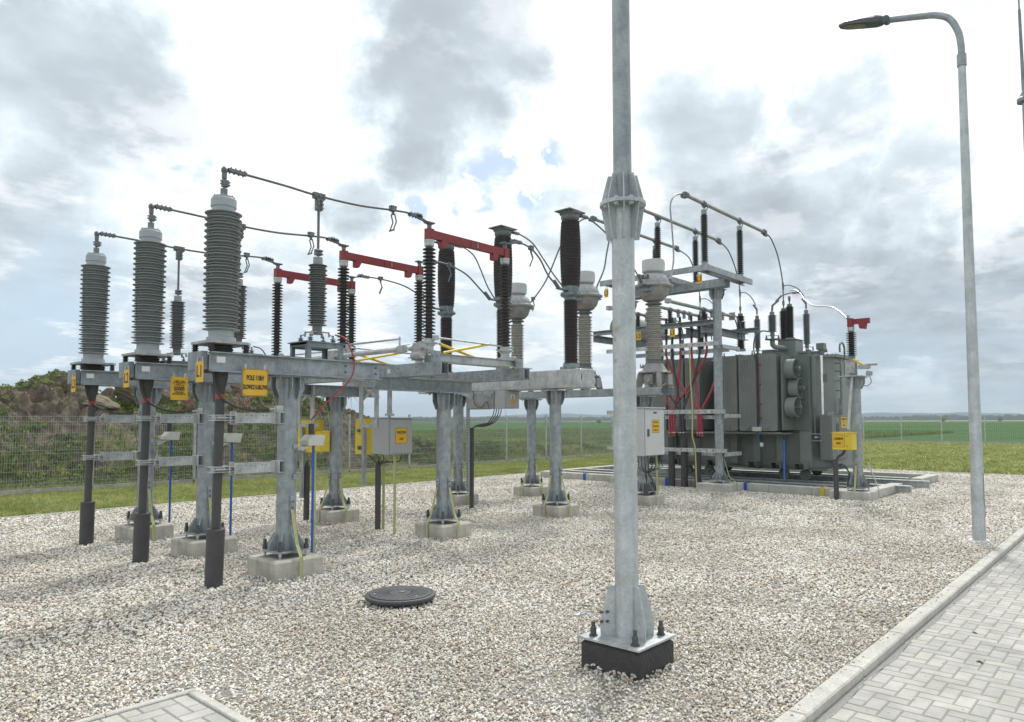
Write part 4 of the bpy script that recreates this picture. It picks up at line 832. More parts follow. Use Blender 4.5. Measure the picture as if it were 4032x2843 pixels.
# ================================================================== CIRCUIT BREAKER
t = thing('circuit_breaker', 'wide grey box beam with three tall black interrupter poles', 'circuit breaker', (10.0, 9.1, 2.25))
b = MB(); b.bbox(9.78, 7.27, 2.262, 10.22, 11.5, 2.585, 0.012); part('box_beam', b, 'galvl', t)
b = MB()
for Z in (2.32, 2.46, 2.53): b.box(10.19, 7.262, Z-0.025, 10.21, 7.268, Z+0.02)
b.box(9.80, 7.262, 2.38, 9.81, 7.268, 2.5); part('slot', b, 'bolt', t)
for k, v in enumerate((7.64, 9.27, 10.87)):
    X = 10.0; 
    b = MB(); b.lathe(X, v, [(0.20,2.586),(0.20,2.60),(0.17,2.61),(0.14,2.68),(0.14,2.70)], 28)
    for a in range(8): b.cyl((X+0.18*math.cos(a*PI/4), v+0.18*math.sin(a*PI/4), 2.6), (X+0.18*math.cos(a*PI/4), v+0.18*math.sin(a*PI/4), 2.64), 0.014, n=6)
    part('pole_base', b, 'galvd', t)
    b = MB(); b.lathe(X, v, sheds(2.70, 3.82, 0.105, 0.132, 0.126, 38), 32); part('support_insulator', b, 'porc', t)
    b = MB(); b.lathe(X, v, [(0.11,3.82),(0.115,3.86),(0.18,3.90),(0.185,3.93),(0.14,3.95),(0.145,4.0),(0.15,4.06)], 28)
    for a in range(10): b.cyl((X+0.165*math.cos(a*.628), v+0.165*math.sin(a*.628), 3.89), (X+0.165*math.cos(a*.628), v+0.165*math.sin(a*.628), 3.955), 0.014, n=6)
    b.cbox(X-0.22, v, 3.985, 0.28, 0.10, 0.018); b.cbox(X+0.2, v, 3.94, 0.1, 0.06, 0.02); part('mid_flange', b, 'galvd', t)
    b = MB(); pr = sheds(4.06, 5.24, 0.14, 0.162, 0.156, 40); pr = [(r+0.026*math.sin(PI*min(1, max(0, (z-4.06)/1.18)))**0.7, z) for r, z in pr]; b.lathe(X, v, pr, 36); part('interrupter', b, 'porc', t)
    b = MB(); b.lathe(X, v, [(0.14,5.24),(0.16,5.27),(0.165,5.30),(0.16,5.33),(0.19,5.36),(0.19,5.385)], 28); b.prism([(X-0.23,v-0.17),(X+0.23,v-0.17),(X+0.23,v+0.17),(X-0.23,v+0.17)], 'z', 5.386, 5.405); b.cbox(X+0.26, v, 5.385, 0.14, 0.09, 0.02)
    part('top_cap', b, 'clamp', t)
for (x0, y0, x1, y1, nm, lb, mm) in ((9.70, 9.24, 9.98, 9.93, 'drive_cabinet', 'plain steel drive cabinet hanging under the box beam', 'cabs'), (9.72, 8.97, 10.12, 9.235, 'drive_cabinet', 'steel cabinet with triangle warning sticker under the box beam', 'cabd')):
    t = thing(nm, lb, 'cabinet', (x0, y0, 1.92), 'steel cabinets under the box beam'); b = MB(); b.bbox(x0, y0, 1.925, x1, y1, 2.26, 0.006); part('housing', b, mm, t)
    if mm == 'cabd':
        b = MB(); b.bbox(x0+0.02, y0-0.02, 1.94, x1-0.02, y0-0.001, 2.25, 0.004); part('door', b, mm, t)
        b = MB(); b.box(x0+0.14, y0-0.0225, 2.09, x0+0.25, y0-0.0205, 2.19); part('sticker', b, 'white', t)
        b = MB(); b.box(x0+0.14, y0-0.0225, 2.01, x0+0.25, y0-0.0205, 2.087); part('sticker', b, 'orange', t)
        b = MB(); b.prism([(x0+0.15,2.096),(x0+0.24,2.096),(x0+0.195,2.184)], 'y', y0-0.0235, y0-0.0228); part('warning_triangle', b, 'ink', t)
        b = MB(); b.prism([(x0+0.160,2.102),(x0+0.230,2.102),(x0+0.195,2.171)], 'y', y0-0.0245, y0-0.0238); part('warning_triangle', b, 'yel', t)
        b = MB(); b.prism([(x0+0.200,2.158),(x0+0.186,2.130),(x0+0.196,2.130),(x0+0.190,2.106),(x0+0.206,2.137),(x0+0.196,2.137)], 'y', y0-0.0255, y0-0.0247); part('bolt_symbol', b, 'ink', t)
    else:
        b = MB(); b.prism([(9.2,2.262),(9.95,2.262),(9.3,2.14)], 'x', x0-0.012, x0-0.004); b.prism([(9.75,2.262),(10.25,2.262),(9.85,2.12),(9.78,2.12)], 'x', x0-0.012, x0-0.004); part('bracket', b, 'galv', t)
        b = MB(); b.box(9.72, 9.5, 1.918, 9.9, 9.95, 1.924); part('drip_edge', b, 'bolt', t)
wires('bundle of black cables curving from the steel cabinets down into the tall riser pipe', [[(9.80,9.13+0.06*k,1.93),(9.80,9.17+0.06*k,1.80),(9.80,9.33+0.05*k,1.66),(9.82,9.6,1.59+0.018*k),(9.85,9.85,1.585+0.006*k),(9.86,9.98,1.54)] for k in range(4)], 0.0095)
wires('thin black loop across the plain steel cabinet face', [[(9.68,9.74,2.26),(9.67,9.72,2.05),(9.67,9.6,1.95),(9.67,9.48,1.98),(9.67,9.42,2.05),(9.67,9.36,2.03),(9.68,9.34,1.93)]], 0.007)

# ================================================================== CURRENT TRANSFORMERS
t = thing('support_frame', 'long twin beam carrying the three white-topped current transformers', 'support frame', (12.2, 9, 2.19), 'beam frames of the switchgear')
for X, s_ in ((11.98, -1), (12.38, 1)):
    b = MB(); b.ibeam('y', 6.99, 11.75, X, 2.195, 2.335, 0.075, kind='C', side=s_); part('beam', b, 'galv', t)
for yy in (7.28, 9.3): b = MB(); b.box(12.0, yy, 2.20, 12.36, yy+0.02, 2.33); part('cross_member', b, 'galvd', t)
def ct():
    X, Y = 12.38, 0.0
    t = thing('current_transformer', '', 'current transformer', (X, 0, 2.34), 'white-topped current transformers')
    b = MB()
    for a in (PI/4, 3*PI/4, 5*PI/4, 7*PI/4): b.fin((X, Y, 2.338), a, [(0.18, 0.29), (0.33, 0.29), (0.38, 0.02), (0.38, 0), (0.27, 0), (0.22, 0.12)], 0.09)
    b.lathe(X, Y, [(0.22,2.42),(0.24,2.62)], 8); part('foot', b, 'castbr', t)
    b = MB(); b.cyl((X-0.30,Y-0.02,2.50),(X-0.22,Y-0.02,2.50),0.065,n=22); b.cbox(X-0.25,Y-0.02,2.50,0.05,0.19,0.19); part('terminal_cover', b, 'castbr', t)
    b = MB(); b.cbox(X+0.06, Y-0.27, 2.50, 0.16, 0.10, 0.20); part('terminal_box', b, 'cabs', t)
    b = MB(); b.lathe(X, Y, [(0.30,2.622),(0.325,2.632),(0.325,2.65),(0.27,2.668),(0.20,2.76),(0.175,2.815)], 10); 
    for a in range(12): b.cyl((X+0.3*math.cos(a*PI/6), Y+0.3*math.sin(a*PI/6), 2.61), (X+0.3*math.cos(a*PI/6), Y+0.3*math.sin(a*PI/6), 2.665), 0.014, n=6)
    part('base_flange', b, 'castbr', t)
    b = MB(); b.lathe(X, Y, [(0.165,2.816),(0.165,2.83),(0.14,2.832),(0.14,2.90)], 28); part('collar', b, 'clamp', t)
    b = MB(); b.lathe(X, Y, sheds(2.90, 3.94, 0.118, 0.165, 0.15, 27), 40); part('insulator', b, 'silw', t)
    b = MB(); b.lathe(X, Y, [(0.105,3.94),(0.105,3.985),(0.13,3.99),(0.165,4.0),(0.165,4.02),(0.12,4.035),(0.12,4.05)], 30); part('neck', b, 'clamp', t)
    b = MB(); b.lathe(X, Y, [(0.12,4.05),(0.20,4.08),(0.27,4.16),(0.31,4.27),(0.315,4.33)], 12); part('head_bowl', b, 'castbr', t)
    b = MB(); b.lathe(X, Y, [(0.37,4.331),(0.395,4.345),(0.395,4.375),(0.34,4.395)], 12)
    for a in range(12): b.cyl((X+0.345*math.cos(a*PI/6+.2), Y+0.345*math.sin(a*PI/6+.2), 4.32), (X+0.345*math.cos(a*PI/6+.2), Y+0.345*math.sin(a*PI/6+.2), 4.395), 0.012, n=6)
    part('head_flange', b, 'castal', t)
    b = MB(); pr = [(0.32*math.cos(q), 4.40+0.26*math.sin(q)) for q in [k*PI/2/9 for k in range(8)]]; vs = []; n = 40
    b2 = MB()
    for i in range(len(pr)-1):
        vs = [(X+pr[j][0]*math.cos(2*PI*k/n), Y+pr[j][0]*math.sin(2*PI*k/n), pr[j][1]) for j in (i, i+1) for k in range(n)]
        b2.add(vs, [(k, (k+1) % n, n+(k+1) % n, n+k) for k in range(n)], True)
    part('dome', b2, 'castal', t)
    b = MB(); b.lathe(X, Y, [(0.10,4.60),(0.205,4.64),(0.222,4.66),(0.222,4.875),(0.215,4.885)], 40); cp = part('bellows_cover', b, 'whitep', t)
    b = MB(); b.fin((X,Y,0), -PI/2+0.72, [(0.218,4.69),(0.2255,4.69),(0.2255,4.86),(0.218,4.86)], 0.075); part('gauge_window', b, 'greend', cp)
    b = MB(); b.fin((X,Y,0), -PI/2+0.72, [(0.220,4.70),(0.2262,4.70),(0.2262,4.76),(0.220,4.76)], 0.045); part('gauge_needle', b, 'red', cp)
    b = MB(); b.cbox(X-0.40, Y-0.02, 4.34, 0.22, 0.10, 0.02); b.cyl((X-0.33,Y-0.02,4.28),(X-0.30,Y-0.02,4.28),0.05,n=14); b.cbox(X-0.33, Y-0.06, 4.25, 0.06, 0.22, 0.05); b.cbox(X+0.42, Y-0.05, 4.35, 0.18, 0.09, 0.02); part('terminal', b, 'galvd', t)
    b = MB(); b.tube([(X-0.1,Y-0.3,2.42),(X-0.2,Y-0.26,2.36),(X-0.36,Y-0.14,2.31),(X-0.45,Y-0.05,2.27)], 0.011, 6); part('earthing_wire', b, 'yg', t)
    return t
CL = ['nearest current transformer with white cap and P1 plate, right of the tall mast', 'middle white-capped current transformer half hidden behind the right-hand breaker pole', 'farthest white-capped current transformer behind the middle breaker pole']
c0 = ct(); c0['label'] = CL[0]; c0.location = (12.38, 7.39, 2.34)
for k, v in ((1, 9.09), (2, 11.03)): dup(c0, (12.38, v, 2.34), CL[k])
t = thing('name_plate', 'small black plate reading P1 on the dome of the nearest current transformer', 'plate', (12.12, 7.30, 4.5))
b = MB(); b.box(12.055, 7.30, 4.475, 12.062, 7.47, 4.55); part('panel', b, 'bolt', t); letters(t, 'P1', 0.075, (12.054, 7.36, 4.512), '-x', 0.9, 'white')
t = thing('number_plate', 'tiny yellow plate numbered 2 on the rim of the nearest current transformer', 'plate', (12.2, 7.05, 4.3))
b = MB(); b.box(12.13, 7.085, 4.28, 12.15, 7.088, 4.34); part('panel', b, 'sign', t); 

# ================================================================== CONDUCTORS
def conductor(label, pts, r=0.0145, clamps=(), loops=(), m='cable_grey', group='dark stranded conductors', name='conductor'):
    t = thing(name, label, 'conductor', tuple(pts[0]), group); b = MB(); b.tube(pts, r, 10, 8); part('wire', b, m, t)
    for (c, d) in clamps:
        c, d = Vector(c), Vector(d).normalized(); b = MB(); b.bar(c-d*0.10, c+d*0.10, 0.055, 0.035); b.cyl(c-d*0.1, c+d*0.1, r*1.6, n=10)
        side = d.cross(Vector((0,0,1))).normalized()
        for k in range(4):
            for s_ in (-1, 1): q = c+d*(-0.075+0.05*k)+side*0.02*s_; b.cyl(q-Vector((0,0,0.030)), q+Vector((0,0,0.031)), 0.0085, n=6)
        part('clamp', b, 'clamp', t)
    for (c, ax) in loops:                  # earthing stirrups hanging under the conductor
        c = Vector(c); ax = Vector(ax); b = MB(); b.cbox(c.x, c.y, c.z+0.01, 0.07, 0.07, 0.05); b.cbox(c.x, c.y, c.z+0.045, 0.09, 0.06, 0.016); b.cyl(c, c-Vector((0,0,0.06)), 0.018, n=8)
        p0 = c+ax*0.035-Vector((0,0,0.05)); p1 = c-ax*0.035-Vector((0,0,0.05)); sh = Vector((ax.y, -ax.x, 0))*0.03; dn = Vector((0,0,1))
        b.tube([p0, p0+sh-dn*0.10, p0-sh*0.5-dn*0.21], 0.0095, 8, 0); b.tube([p1, p1+sh-dn*0.10, p1-sh*0.5-dn*0.21], 0.0095, 8, 0)
        b.cyl(p0-sh*0.5-dn*0.215+ax*0.015, p1-sh*0.5-dn*0.215-ax*0.015, 0.012, n=8); part('earthing_stirrup', b, 'clamp', t)
    return t
X_ = (1, 0, 0)
for k, v in enumerate(V3):
    conductor(('topmost front conductor arching from the nearest termination to the nearest disconnector', 'middle front conductor arching from the L2 termination to the middle disconnector', 'lowest front conductor arching from the L3 termination to the farthest disconnector')[k],
      [(3.49,v,4.345),(3.62,v,4.35),(4.15,v,4.345),(4.6,v,4.33),(5.15,v,4.345),(5.68,v,4.40),(5.95,v,4.42),(6.15,v,4.40)], clamps=[((3.60,v,4.35), X_), ((6.06,v,4.41), X_)], loops=[((5.69,v,4.40), (0,1,0))])
conductor('conductor arching from the nearest disconnector down to the nearest breaker pole', [(8.0,7.2,4.41),(8.2,7.25,4.45),(8.57,7.35,4.45),(8.89,7.42,4.34),(9.2,7.5,4.13),(9.55,7.58,4.0),(9.7,7.62,3.99)], clamps=[((8.1,7.22,4.44), X_), ((9.55,7.6,4.03), (0.75,0.1,-0.5))], loops=[((8.60,7.36,4.44), (0.7,0.7,0))])
conductor('conductor arching from the middle disconnector down to the middle breaker pole', [(7.95,9.1,4.40),(8.25,9.12,4.43),(8.59,9.15,4.41),(8.94,9.18,4.33),(9.26,9.22,4.17),(9.55,9.25,4.01),(9.7,9.27,3.99)], clamps=[((8.05,9.1,4.41), X_), ((9.55,9.25,4.03), (0.75,0.1,-0.5))], loops=[((8.48,9.14,4.41), (0.7,0.7,0))])
conductor('conductor arching from the farthest disconnector down to the left breaker pole', [(7.9,11,4.40),(8.34,10.95,4.41),(8.86,10.92,4.36),(9.22,10.9,4.24),(9.55,10.88,4.05),(9.7,10.87,3.99)], clamps=[((8.02,10.98,4.405), X_), ((9.55,10.88,4.05), (0.75,0,-0.5))], loops=[((8.37,10.95,4.40), (0.7,0.7,0))])
conductor('conductor drooping from the top of the right breaker pole to the nearest current transformer', [(10.2,7.62,5.39),(10.45,7.58,5.37),(10.8,7.54,5.25),(11.3,7.5,5.0),(11.75,7.47,4.68),(11.98,7.4,4.38)], clamps=[((10.36,7.6,5.385), X_), ((11.93,7.41,4.45), (0.45,-0.05,-0.85))])
conductor('conductor drooping from the top of the middle breaker pole to the middle current transformer', [(10.2,9.27,5.39),(10.5,9.25,5.37),(10.8,9.2,5.25),(11.09,9.18,5.0),(11.41,9.15,4.70),(11.75,9.1,4.42),(11.95,9.1,4.36)], clamps=[((10.36,9.27,5.385), X_)])
conductor('conductor drooping from the top of the left breaker pole to the farthest current transformer', [(10.2,10.87,5.39),(10.5,10.9,5.40),(10.85,10.92,5.28),(11.1,10.95,5.0),(11.35,10.97,4.65),(11.7,11.0,4.36),(11.95,11.03,4.35)], clamps=[((10.36,10.88,5.39), X_)])
conductor('grey jumper rising from the nearest current transformer to the end of the front busbar tube', [(12.85,7.34,4.36),(13.0,7.38,4.50),(13.2,7.45,4.72),(13.4,7.5,5.15),(13.38,7.52,5.8),(13.38,7.55,6.25),(13.6,7.58,6.52),(13.95,7.6,6.66),(14.15,7.6,6.68)], 0.018, loops=[((13.05,7.4,4.56), (0.7,0.7,0))], m='busbar')
conductor('jumper crossing behind the right breaker pole up to the middle busbar tube', [(12.62,9.05,4.36),(12.81,9.05,4.66),(13.0,9.0,5.05),(13.13,9.0,5.49),(13.3,8.95,6.1),(13.6,8.9,6.52),(13.95,8.9,6.66),(14.35,8.9,6.68)], 0.018, loops=[((12.74,9.05,4.55), (0.7,0.7,0))])
conductor('jumper rising beside the mast from the farthest current transformer to the rear busbar tube', [(12.62,11.0,4.34),(12.89,10.95,4.6),(13.14,10.85,4.96),(13.27,10.75,5.29),(13.49,10.6,5.92),(13.71,10.45,6.37),(13.93,10.35,6.57),(14.14,10.3,6.68),(14.3,10.2,6.68)], 0.018, loops=[((12.87,10.95,4.58), (0.7,0.7,0))])
# ================================================================== BUSBAR GANTRY
for (x, y, z, l) in ((16.23,7.92,4.90,'tall gantry column standing in front of the transformer radiators'), (16.3,10.45,4.90,'tall gantry column hidden behind the foreground mast')):
    make_column(x, y, z, l, ('r',) if y < 9 else (), foot=0.42, fh=0.20, group='tall gantry columns', conc='concl')
t = thing('support_frame', 'high gantry frame carrying six post insulators and three busbar tubes', 'support frame', (16.1, 9, 4.9), 'beam frames of the switchgear')
for X in (16.02, 16.24):
    b = MB(); b.ibeam('y', 7.60, 10.75, X, 4.905, 5.10, 0.09, kind='C', side=(-1 if X < 16.1 else 1)); part('beam', b, 'galv', t)
for k, v in enumerate((7.6, 8.9, 10.2)):
    for X0, X1, yy in ((14.92, 17.30, v),):
        for sd in (-1, 1):
            b = MB(); b.ibeam('x', X0, X1, yy+sd*0.10, 5.103, 5.235, 0.055, kind='C', side=-sd if False else sd); part('beam', b, 'galv', t)
        for xx in (X0+0.3, X1-0.3): b = MB(); b.box(xx, yy-0.1, 5.11, xx+0.04, yy+0.1, 5.2); part('cross_member', b, 'galvd', t)
b = MB(); b.ibeam('y', 7.45, 10.42, 14.88, 5.10, 5.232, 0.05, kind='C', side=-1); part('beam', b, 'galv', t)
def post_ins(h=1.34, r=0.085, n=22, rc=0.048):
    t = thing('post_insulator', '', 'post insulator', (0, 0, 5.24), 'post insulators on the high gantry')
    b = MB(); b.lathe(0, 0, [(0.11,5.237),(0.11,5.25),(0.075,5.255),(0.07,5.32)], 22); part('base', b, 'galv', t)
    b = MB(); b.lathe(0, 0, sheds(5.32, 6.42, rc, r, r*0.96, n), 28); part('insulator', b, 'porc', t)
    b = MB(); b.lathe(0, 0, [(0.05,6.42),(0.064,6.435),(0.066,6.53),(0.05,6.535)], 22); part('cap', b, 'galv', t)
    b = MB(); b.tube([(-0.07,-0.03,6.54),(-0.085,-0.05,6.60),(-0.06,-0.05,6.635),(-0.04,-0.04,6.60),(-0.03,-0.04,6.55)], 0.012, 6); b.tube([(0.07,-0.03,6.54),(0.085,-0.05,6.60),(0.06,-0.05,6.635),(0.04,-0.04,6.60)], 0.012, 6)
    b.cbox(0, 0, 6.62, 0.10, 0.05, 0.05); b.cyl((-0.05,0,6.68),(0.05,0,6.68),0.058,n=14); b.cbox(0.0, 0, 6.735, 0.06, 0.05, 0.02); part('tube_clamp', b, 'clamp', t)
    return t
PL = ['post insulator nearest the camera, left end of the front busbar tube', 'post insulator under the right end of the front busbar tube', 'left post insulator of the middle busbar tube, just right of the mast', 'right post insulator of the middle busbar tube', 'left post insulator of the rear busbar tube, behind the middle one', 'right post insulator of the rear busbar tube, farthest of the six']
SP = ((15.0,7.6),(16.88,7.6),(15.22,8.95),(17.05,8.9),(15.95,10.25),(17.2,10.2))
p0 = post_ins(); p0['label'] = PL[0]; p0.location = (15.0, 7.6, 0)
# builder used absolute heights: shift the thing's origin to the ground
p0.location = (15.0, 7.6, 5.24)
for k in range(1, 6): dup(p0, (SP[k][0], SP[k][1], 5.24), PL[k])
for v, a, lb in ((7.6, 14.15, 'front grey-beige busbar tube, the highest in the picture'), (8.9, 14.4, 'middle grey-beige busbar tube starting right behind the mast flange'), (10.2, 14.3, 'rear grey-beige busbar tube passing behind the mast')):
    t = thing('busbar_tube', lb, 'busbar', (a, v, 6.68), 'high aluminium busbar tubes'); b = MB(); b.cyl((a, v, 6.68), (18.38, v, 6.68), 0.042, n=20); part('tube', b, 'busbar', t)
    for X, s_ in ((a, -1), (18.38, 1)): b = MB(); b.cbox(X, v, 6.68, 0.16, 0.10, 0.10); b.cyl((X-.05,v,6.69),(X+.07,v,6.69),0.062,n=12); b.bar((X,v,6.63),(X+s_*0.17,v,6.62),0.07,0.06); part('end_clamp', b, 'clamp', t)
JB = {0: [(18.5,7.6,6.66),(18.83,7.6,6.59),(19.24,7.6,6.24),(19.5,7.6,5.75),(19.59,7.6,5.38),(19.6,7.6,5.05),(19.6,7.6,4.98)],
      1: [(18.5,8.9,6.66),(19.0,8.9,6.5),(19.43,8.9,6.08),(19.68,8.9,5.6),(19.71,8.9,5.15),(19.71,8.9,4.98)],
      2: [(18.5,10.2,6.66),(19.14,10.2,6.52),(19.5,10.2,6.1),(19.74,10.2,5.6),(19.78,10.2,5.1),(19.78,10.2,4.98)]}
for k in range(3): conductor(('black jumper dropping from the front busbar tube to the nearest transformer bushing', 'black jumper dropping from the middle busbar tube to the middle transformer bushing', 'black jumper dropping from the rear busbar tube to the farthest transformer bushing')[k], JB[k], 0.017)

# ================================================================== TRANSFORMER
T = thing('power_transformer', 'large grey-green power transformer with radiators, bushings and cooling fans', 'transformer', (19.6, 9.0, 0.4))
b = MB(); c = 0.45
def octo(x0, y0, x1, y1, c): return [(x0+c,y0),(x1-c,y0),(x1,y0+c),(x1,y1-c),(x1-c,y1),(x0+c,y1),(x0,y1-c),(x0,y0+c)]
b.prism(octo(18.55,6.12,20.75,11.7,c), 'z', 0.50, 3.30)
for y in (6.75, 7.35, 7.95): b.box(18.50, y, 0.6, 18.549, y+0.09, 1.3)
for k in range(8): b.box(18.38, 6.6+k*0.62, 0.55, 18.549, 6.6+k*0.62+0.17, 1.32)
part('tank', b, 'green', T)
b = MB(); b.prism(octo(18.45,6.02,20.85,11.8,c+0.03), 'z', 3.302, 3.335); b.prism(octo(18.47,6.04,20.83,11.78,c+0.03), 'z', 3.34, 3.365)
for k in range(60):
    q = k/60; 
    b.cyl((18.49, 6.5+k*0.085, 3.29), (18.49, 6.5+k*0.085, 3.385), 0.014, n=6)
for k in range(20): b.cyl((18.95+k*0.075, 6.06, 3.29), (18.95+k*0.075, 6.06, 3.385), 0.014, n=6)
for k in range(5): b.cyl((18.5+k*.09, 6.46-k*.09, 3.29), (18.5+k*.09, 6.46-k*.09, 3.385), 0.014, n=6); b.cyl((20.4+k*.09, 6.06+k*.09, 3.29), (20.4+k*.09, 6.06+k*.09, 3.385), 0.014, n=6)
part('lid', b, 'green', T)
b = MB(); b.box(18.3, 6.1, 0.44, 20.9, 11.7, 0.498)
for y in (6.55, 7.15, 7.75, 8.9, 10.0, 11.0):
    b.box(17.98, y, 0.46, 18.3, y+0.26, 0.475); b.box(17.98, y, 0.46, 18.3, y+0.02, 0.62); b.box(17.98, y+0.24, 0.46, 18.3, y+0.26, 0.62); b.box(17.98, y, 0.62, 18.3, y+0.26, 0.635)
part('base_frame', b, 'greend', T)
RADS = [(10.14,10.62),(9.60,10.10),(9.12,9.57),(8.07,8.58),(7.55,8.04),(7.03,7.52)]
for i, (y0, y1) in enumerate(RADS):
    b = MB(); ym = (y0+y1)/2
    for k in range(11):
        x = 17.60+k*0.075
        b.prism([(y0+0.01,1.46),(y0+0.04,1.43),(y1-0.04,1.43),(y1-0.01,1.46),(y1-0.01,3.33),(y1-0.04,3.37),(y0+0.04,3.37),(y0+0.01,3.33)], 'x', x, x+0.022)
    for j in range(8):
        yy = y0+0.055+j*(y1-y0-0.11)/7; b.prism([(yy-0.016,1.55),(yy+0.016,1.55),(yy+0.016,3.24),(yy-0.016,3.24)], 'x', 17.592, 17.5995)
    r_ = part('radiator', b, 'green', T)
    b = MB(); b.cyl((17.575,ym,1.52),(18.56,ym,1.52),0.055,n=18); b.cyl((17.575,ym,3.27),(18.56,ym,3.27),0.055,n=18); b.cyl((17.56,ym,1.52),(17.575,ym,1.52),0.035,n=14); part('header_pipe', b, 'green', r_)
    b = MB(); b.box(17.62, y0+0.02, 3.372, 18.5, y0+0.05, 3.40); b.box(17.62, y1-0.05, 3.372, 18.5, y1-0.02, 3.40); part('top_clip', b, 'greend', r_)
b = MB(); b.box(17.7, 6.96, 1.34, 18.55, 10.7, 1.385); b.box(17.66, 6.96, 1.36, 17.70, 10.7, 1.40); part('radiator_shelf', b, 'green', T)
b = MB(); b.box(17.62, 6.90, 1.45, 18.5, 6.94, 3.33); b.box(18.28, 6.5, 1.45, 18.34, 6.9, 3.33); part('fan_panel', b, 'greend', T)
for (X, Z, Y) in ((17.93, 2.98, 6.66), (18.08, 2.50, 6.62), (17.90, 2.02, 6.64)):
    b = MB(); n = 32
    for rr, sgn in ((0.25, 1), (0.235, -1)):
        vs = [(X+rr*math.cos(2*PI*k/n), yy, Z+rr*math.sin(2*PI*k/n)) for yy in (Y, Y+0.24) for k in range(n)]
        b.add(vs, [(k, (k+1) % n, n+(k+1) % n, n+k) for k in range(n)], True)
    vs = [(X+rr*math.cos(2*PI*k/n), Y, Z+rr*math.sin(2*PI*k/n)) for rr in (0.235, 0.262) for k in range(n)]; b.add(vs, [(k, (k+1) % n, n+(k+1) % n, n+k) for k in range(n)])
    f = part('fan', b, 'green', T)
    b = MB(); b.cyl((X, Y-0.06, Z), (X, Y+0.06, Z), 0.06, n=18); b.cyl((X, Y-0.09, Z), (X, Y-0.06, Z), 0.045, n=14); part('motor', b, 'galvd', f)
    b = MB()
    for k in range(5):
        a = k*2*PI/5+0.3; q = Vector((math.cos(a), 0, math.sin(a))); p_ = Vector((-math.sin(a), 0.5, math.cos(a))).normalized(); c_ = Vector((X, Y+0.12, Z))
        b.add([c_+q*0.06-p_*0.03, c_+q*0.06+p_*0.03, c_+q*0.22+p_*0.075, c_+q*0.22-p_*0.075], [(0,1,2,3)])
    part('blades', b, 'bolt', f)
    b = MB()
    for rr in (0.12, 0.18, 0.245): b.tube([(X+rr*math.cos(2*PI*k/24), Y-0.012-0.05*(1-rr/0.25), Z+rr*math.sin(2*PI*k/24)) for k in range(25)], 0.004, 5, 0)
    for a in range(6): b.bar((X, Y-0.07, Z), (X+0.25*math.cos(a*PI/3), Y-0.005, Z+0.25*math.sin(a*PI/3)), 0.012, 0.005)
    part('guard', b, 'greend', f)
# turret, bushings
b = MB(); b.bbox(18.68, 6.95, 3.366, 19.22, 7.42, 3.80, 0.02); b.box(18.66, 6.93, 3.80, 19.24, 7.44, 3.815); b.bbox(18.5, 7.46, 3.366, 18.9, 7.78, 3.56, 0.01); part('turret', b, 'green', T)
def tbush(x, y, z0, z1, r, n, cap=True):
    b = MB(); b.lathe(x, y, [(r*1.1, z0-0.06), (r*1.1, z0-0.03), (r*0.8, z0)], 24)
    for a in range(8): b.cyl((x+r*.95*math.cos(a*.785), y+r*.95*math.sin(a*.785), z0-0.05), (x+r*.95*math.cos(a*.785), y+r*.95*math.sin(a*.785), z0), 0.012, n=6)
    part('bushing_flange', b, 'galv', T)
    b = MB(); b.lathe(x, y, sheds(z0, z1, r*0.62, r, r*0.84, n), 28); o = part('bushing', b, 'porc', T)
    b = MB(); b.lathe(x, y, [(r*0.55, z1), (r*0.55, z1+0.06), (r*0.3, z1+0.07), (0.018, z1+0.075), (0.018, z1+0.19)], 18); b.cbox(x, y, z1+0.21, 0.06, 0.045, 0.12); part('terminal', b, 'clamp', o)
tbush(18.98, 7.20, 3.88, 4.72, 0.115, 30)
for x, y in ((19.6, 7.6), (19.71, 8.9), (19.78, 10.2)): tbush(x, y, 3.75, 4.72, 0.125, 30)
for y in (10.9, 11.25, 10.55): tbush(18.95, y-0.2, 3.5, 3.80, 0.075, 9)
for X, Y, lb in ((19.55, 6.97, 1), (19.65, 8.38, 2), (19.75, 9.6, 3)):
    b = MB(); b.lathe(X, Y, [(0.05,3.64),(0.05,3.74)]+sheds(3.74, 4.56, 0.062, 0.098, 0.088, 27)+[(0.052,4.561),(0.052,4.66),(0.012,4.662),(0.012,4.72)], 24); o = part('surge_arrester', b, 'sild', T)
    b = MB()
    for a in range(4): b.lathe(X+0.15*math.cos(a*PI/2+.5), Y+0.15*math.sin(a*PI/2+.5), [(0.03,3.54),(0.03,3.58),(0.02,3.59),(0.012,3.68)], 8); b.bar((X, Y, 3.69), (X+0.15*math.cos(a*PI/2+.5), Y+0.15*math.sin(a*PI/2+.5), 3.64), 0.03, 0.012)
    b.lathe(X, Y, [(0.21,3.515),(0.21,3.53)], 8); b.cyl((X, Y, 3.36), (X, Y, 3.515), 0.05, n=14); part('arrester_base', b, 'greend', o)
    b = MB(); b.bar((X, Y, 4.70), (X, Y+0.0, 4.86), 0.035, 0.035); b.bar((X, Y, 4.84), (X-0.03, Y+0.09, 4.98), 0.06, 0.05); part('connector', b, 'clamp', o)
X, Y = 18.2, 7.36
b = MB(); b.lathe(X, Y, [(0.055,3.86),(0.055,3.98)]+sheds(3.98, 4.42, 0.066, 0.115, 0.10, 15)+[(0.06,4.421),(0.06,4.50),(0.015,4.502),(0.015,4.56)], 26); o = part('surge_arrester', b, 'sild', T)
b = MB(); b.lathe(X, Y, [(0.20,3.775),(0.20,3.792)], 8)
for a in range(4): b.lathe(X+0.15*math.cos(a*PI/2+.5), Y+0.15*math.sin(a*PI/2+.5), [(0.03,3.793),(0.03,3.83),(0.02,3.84),(0.012,3.90)], 8); b.bar((X, Y, 3.91), (X+0.15*math.cos(a*PI/2+.5), Y+0.15*math.sin(a*PI/2+.5), 3.87), 0.03, 0.012)
part('arrester_base', b, 'greend', o)
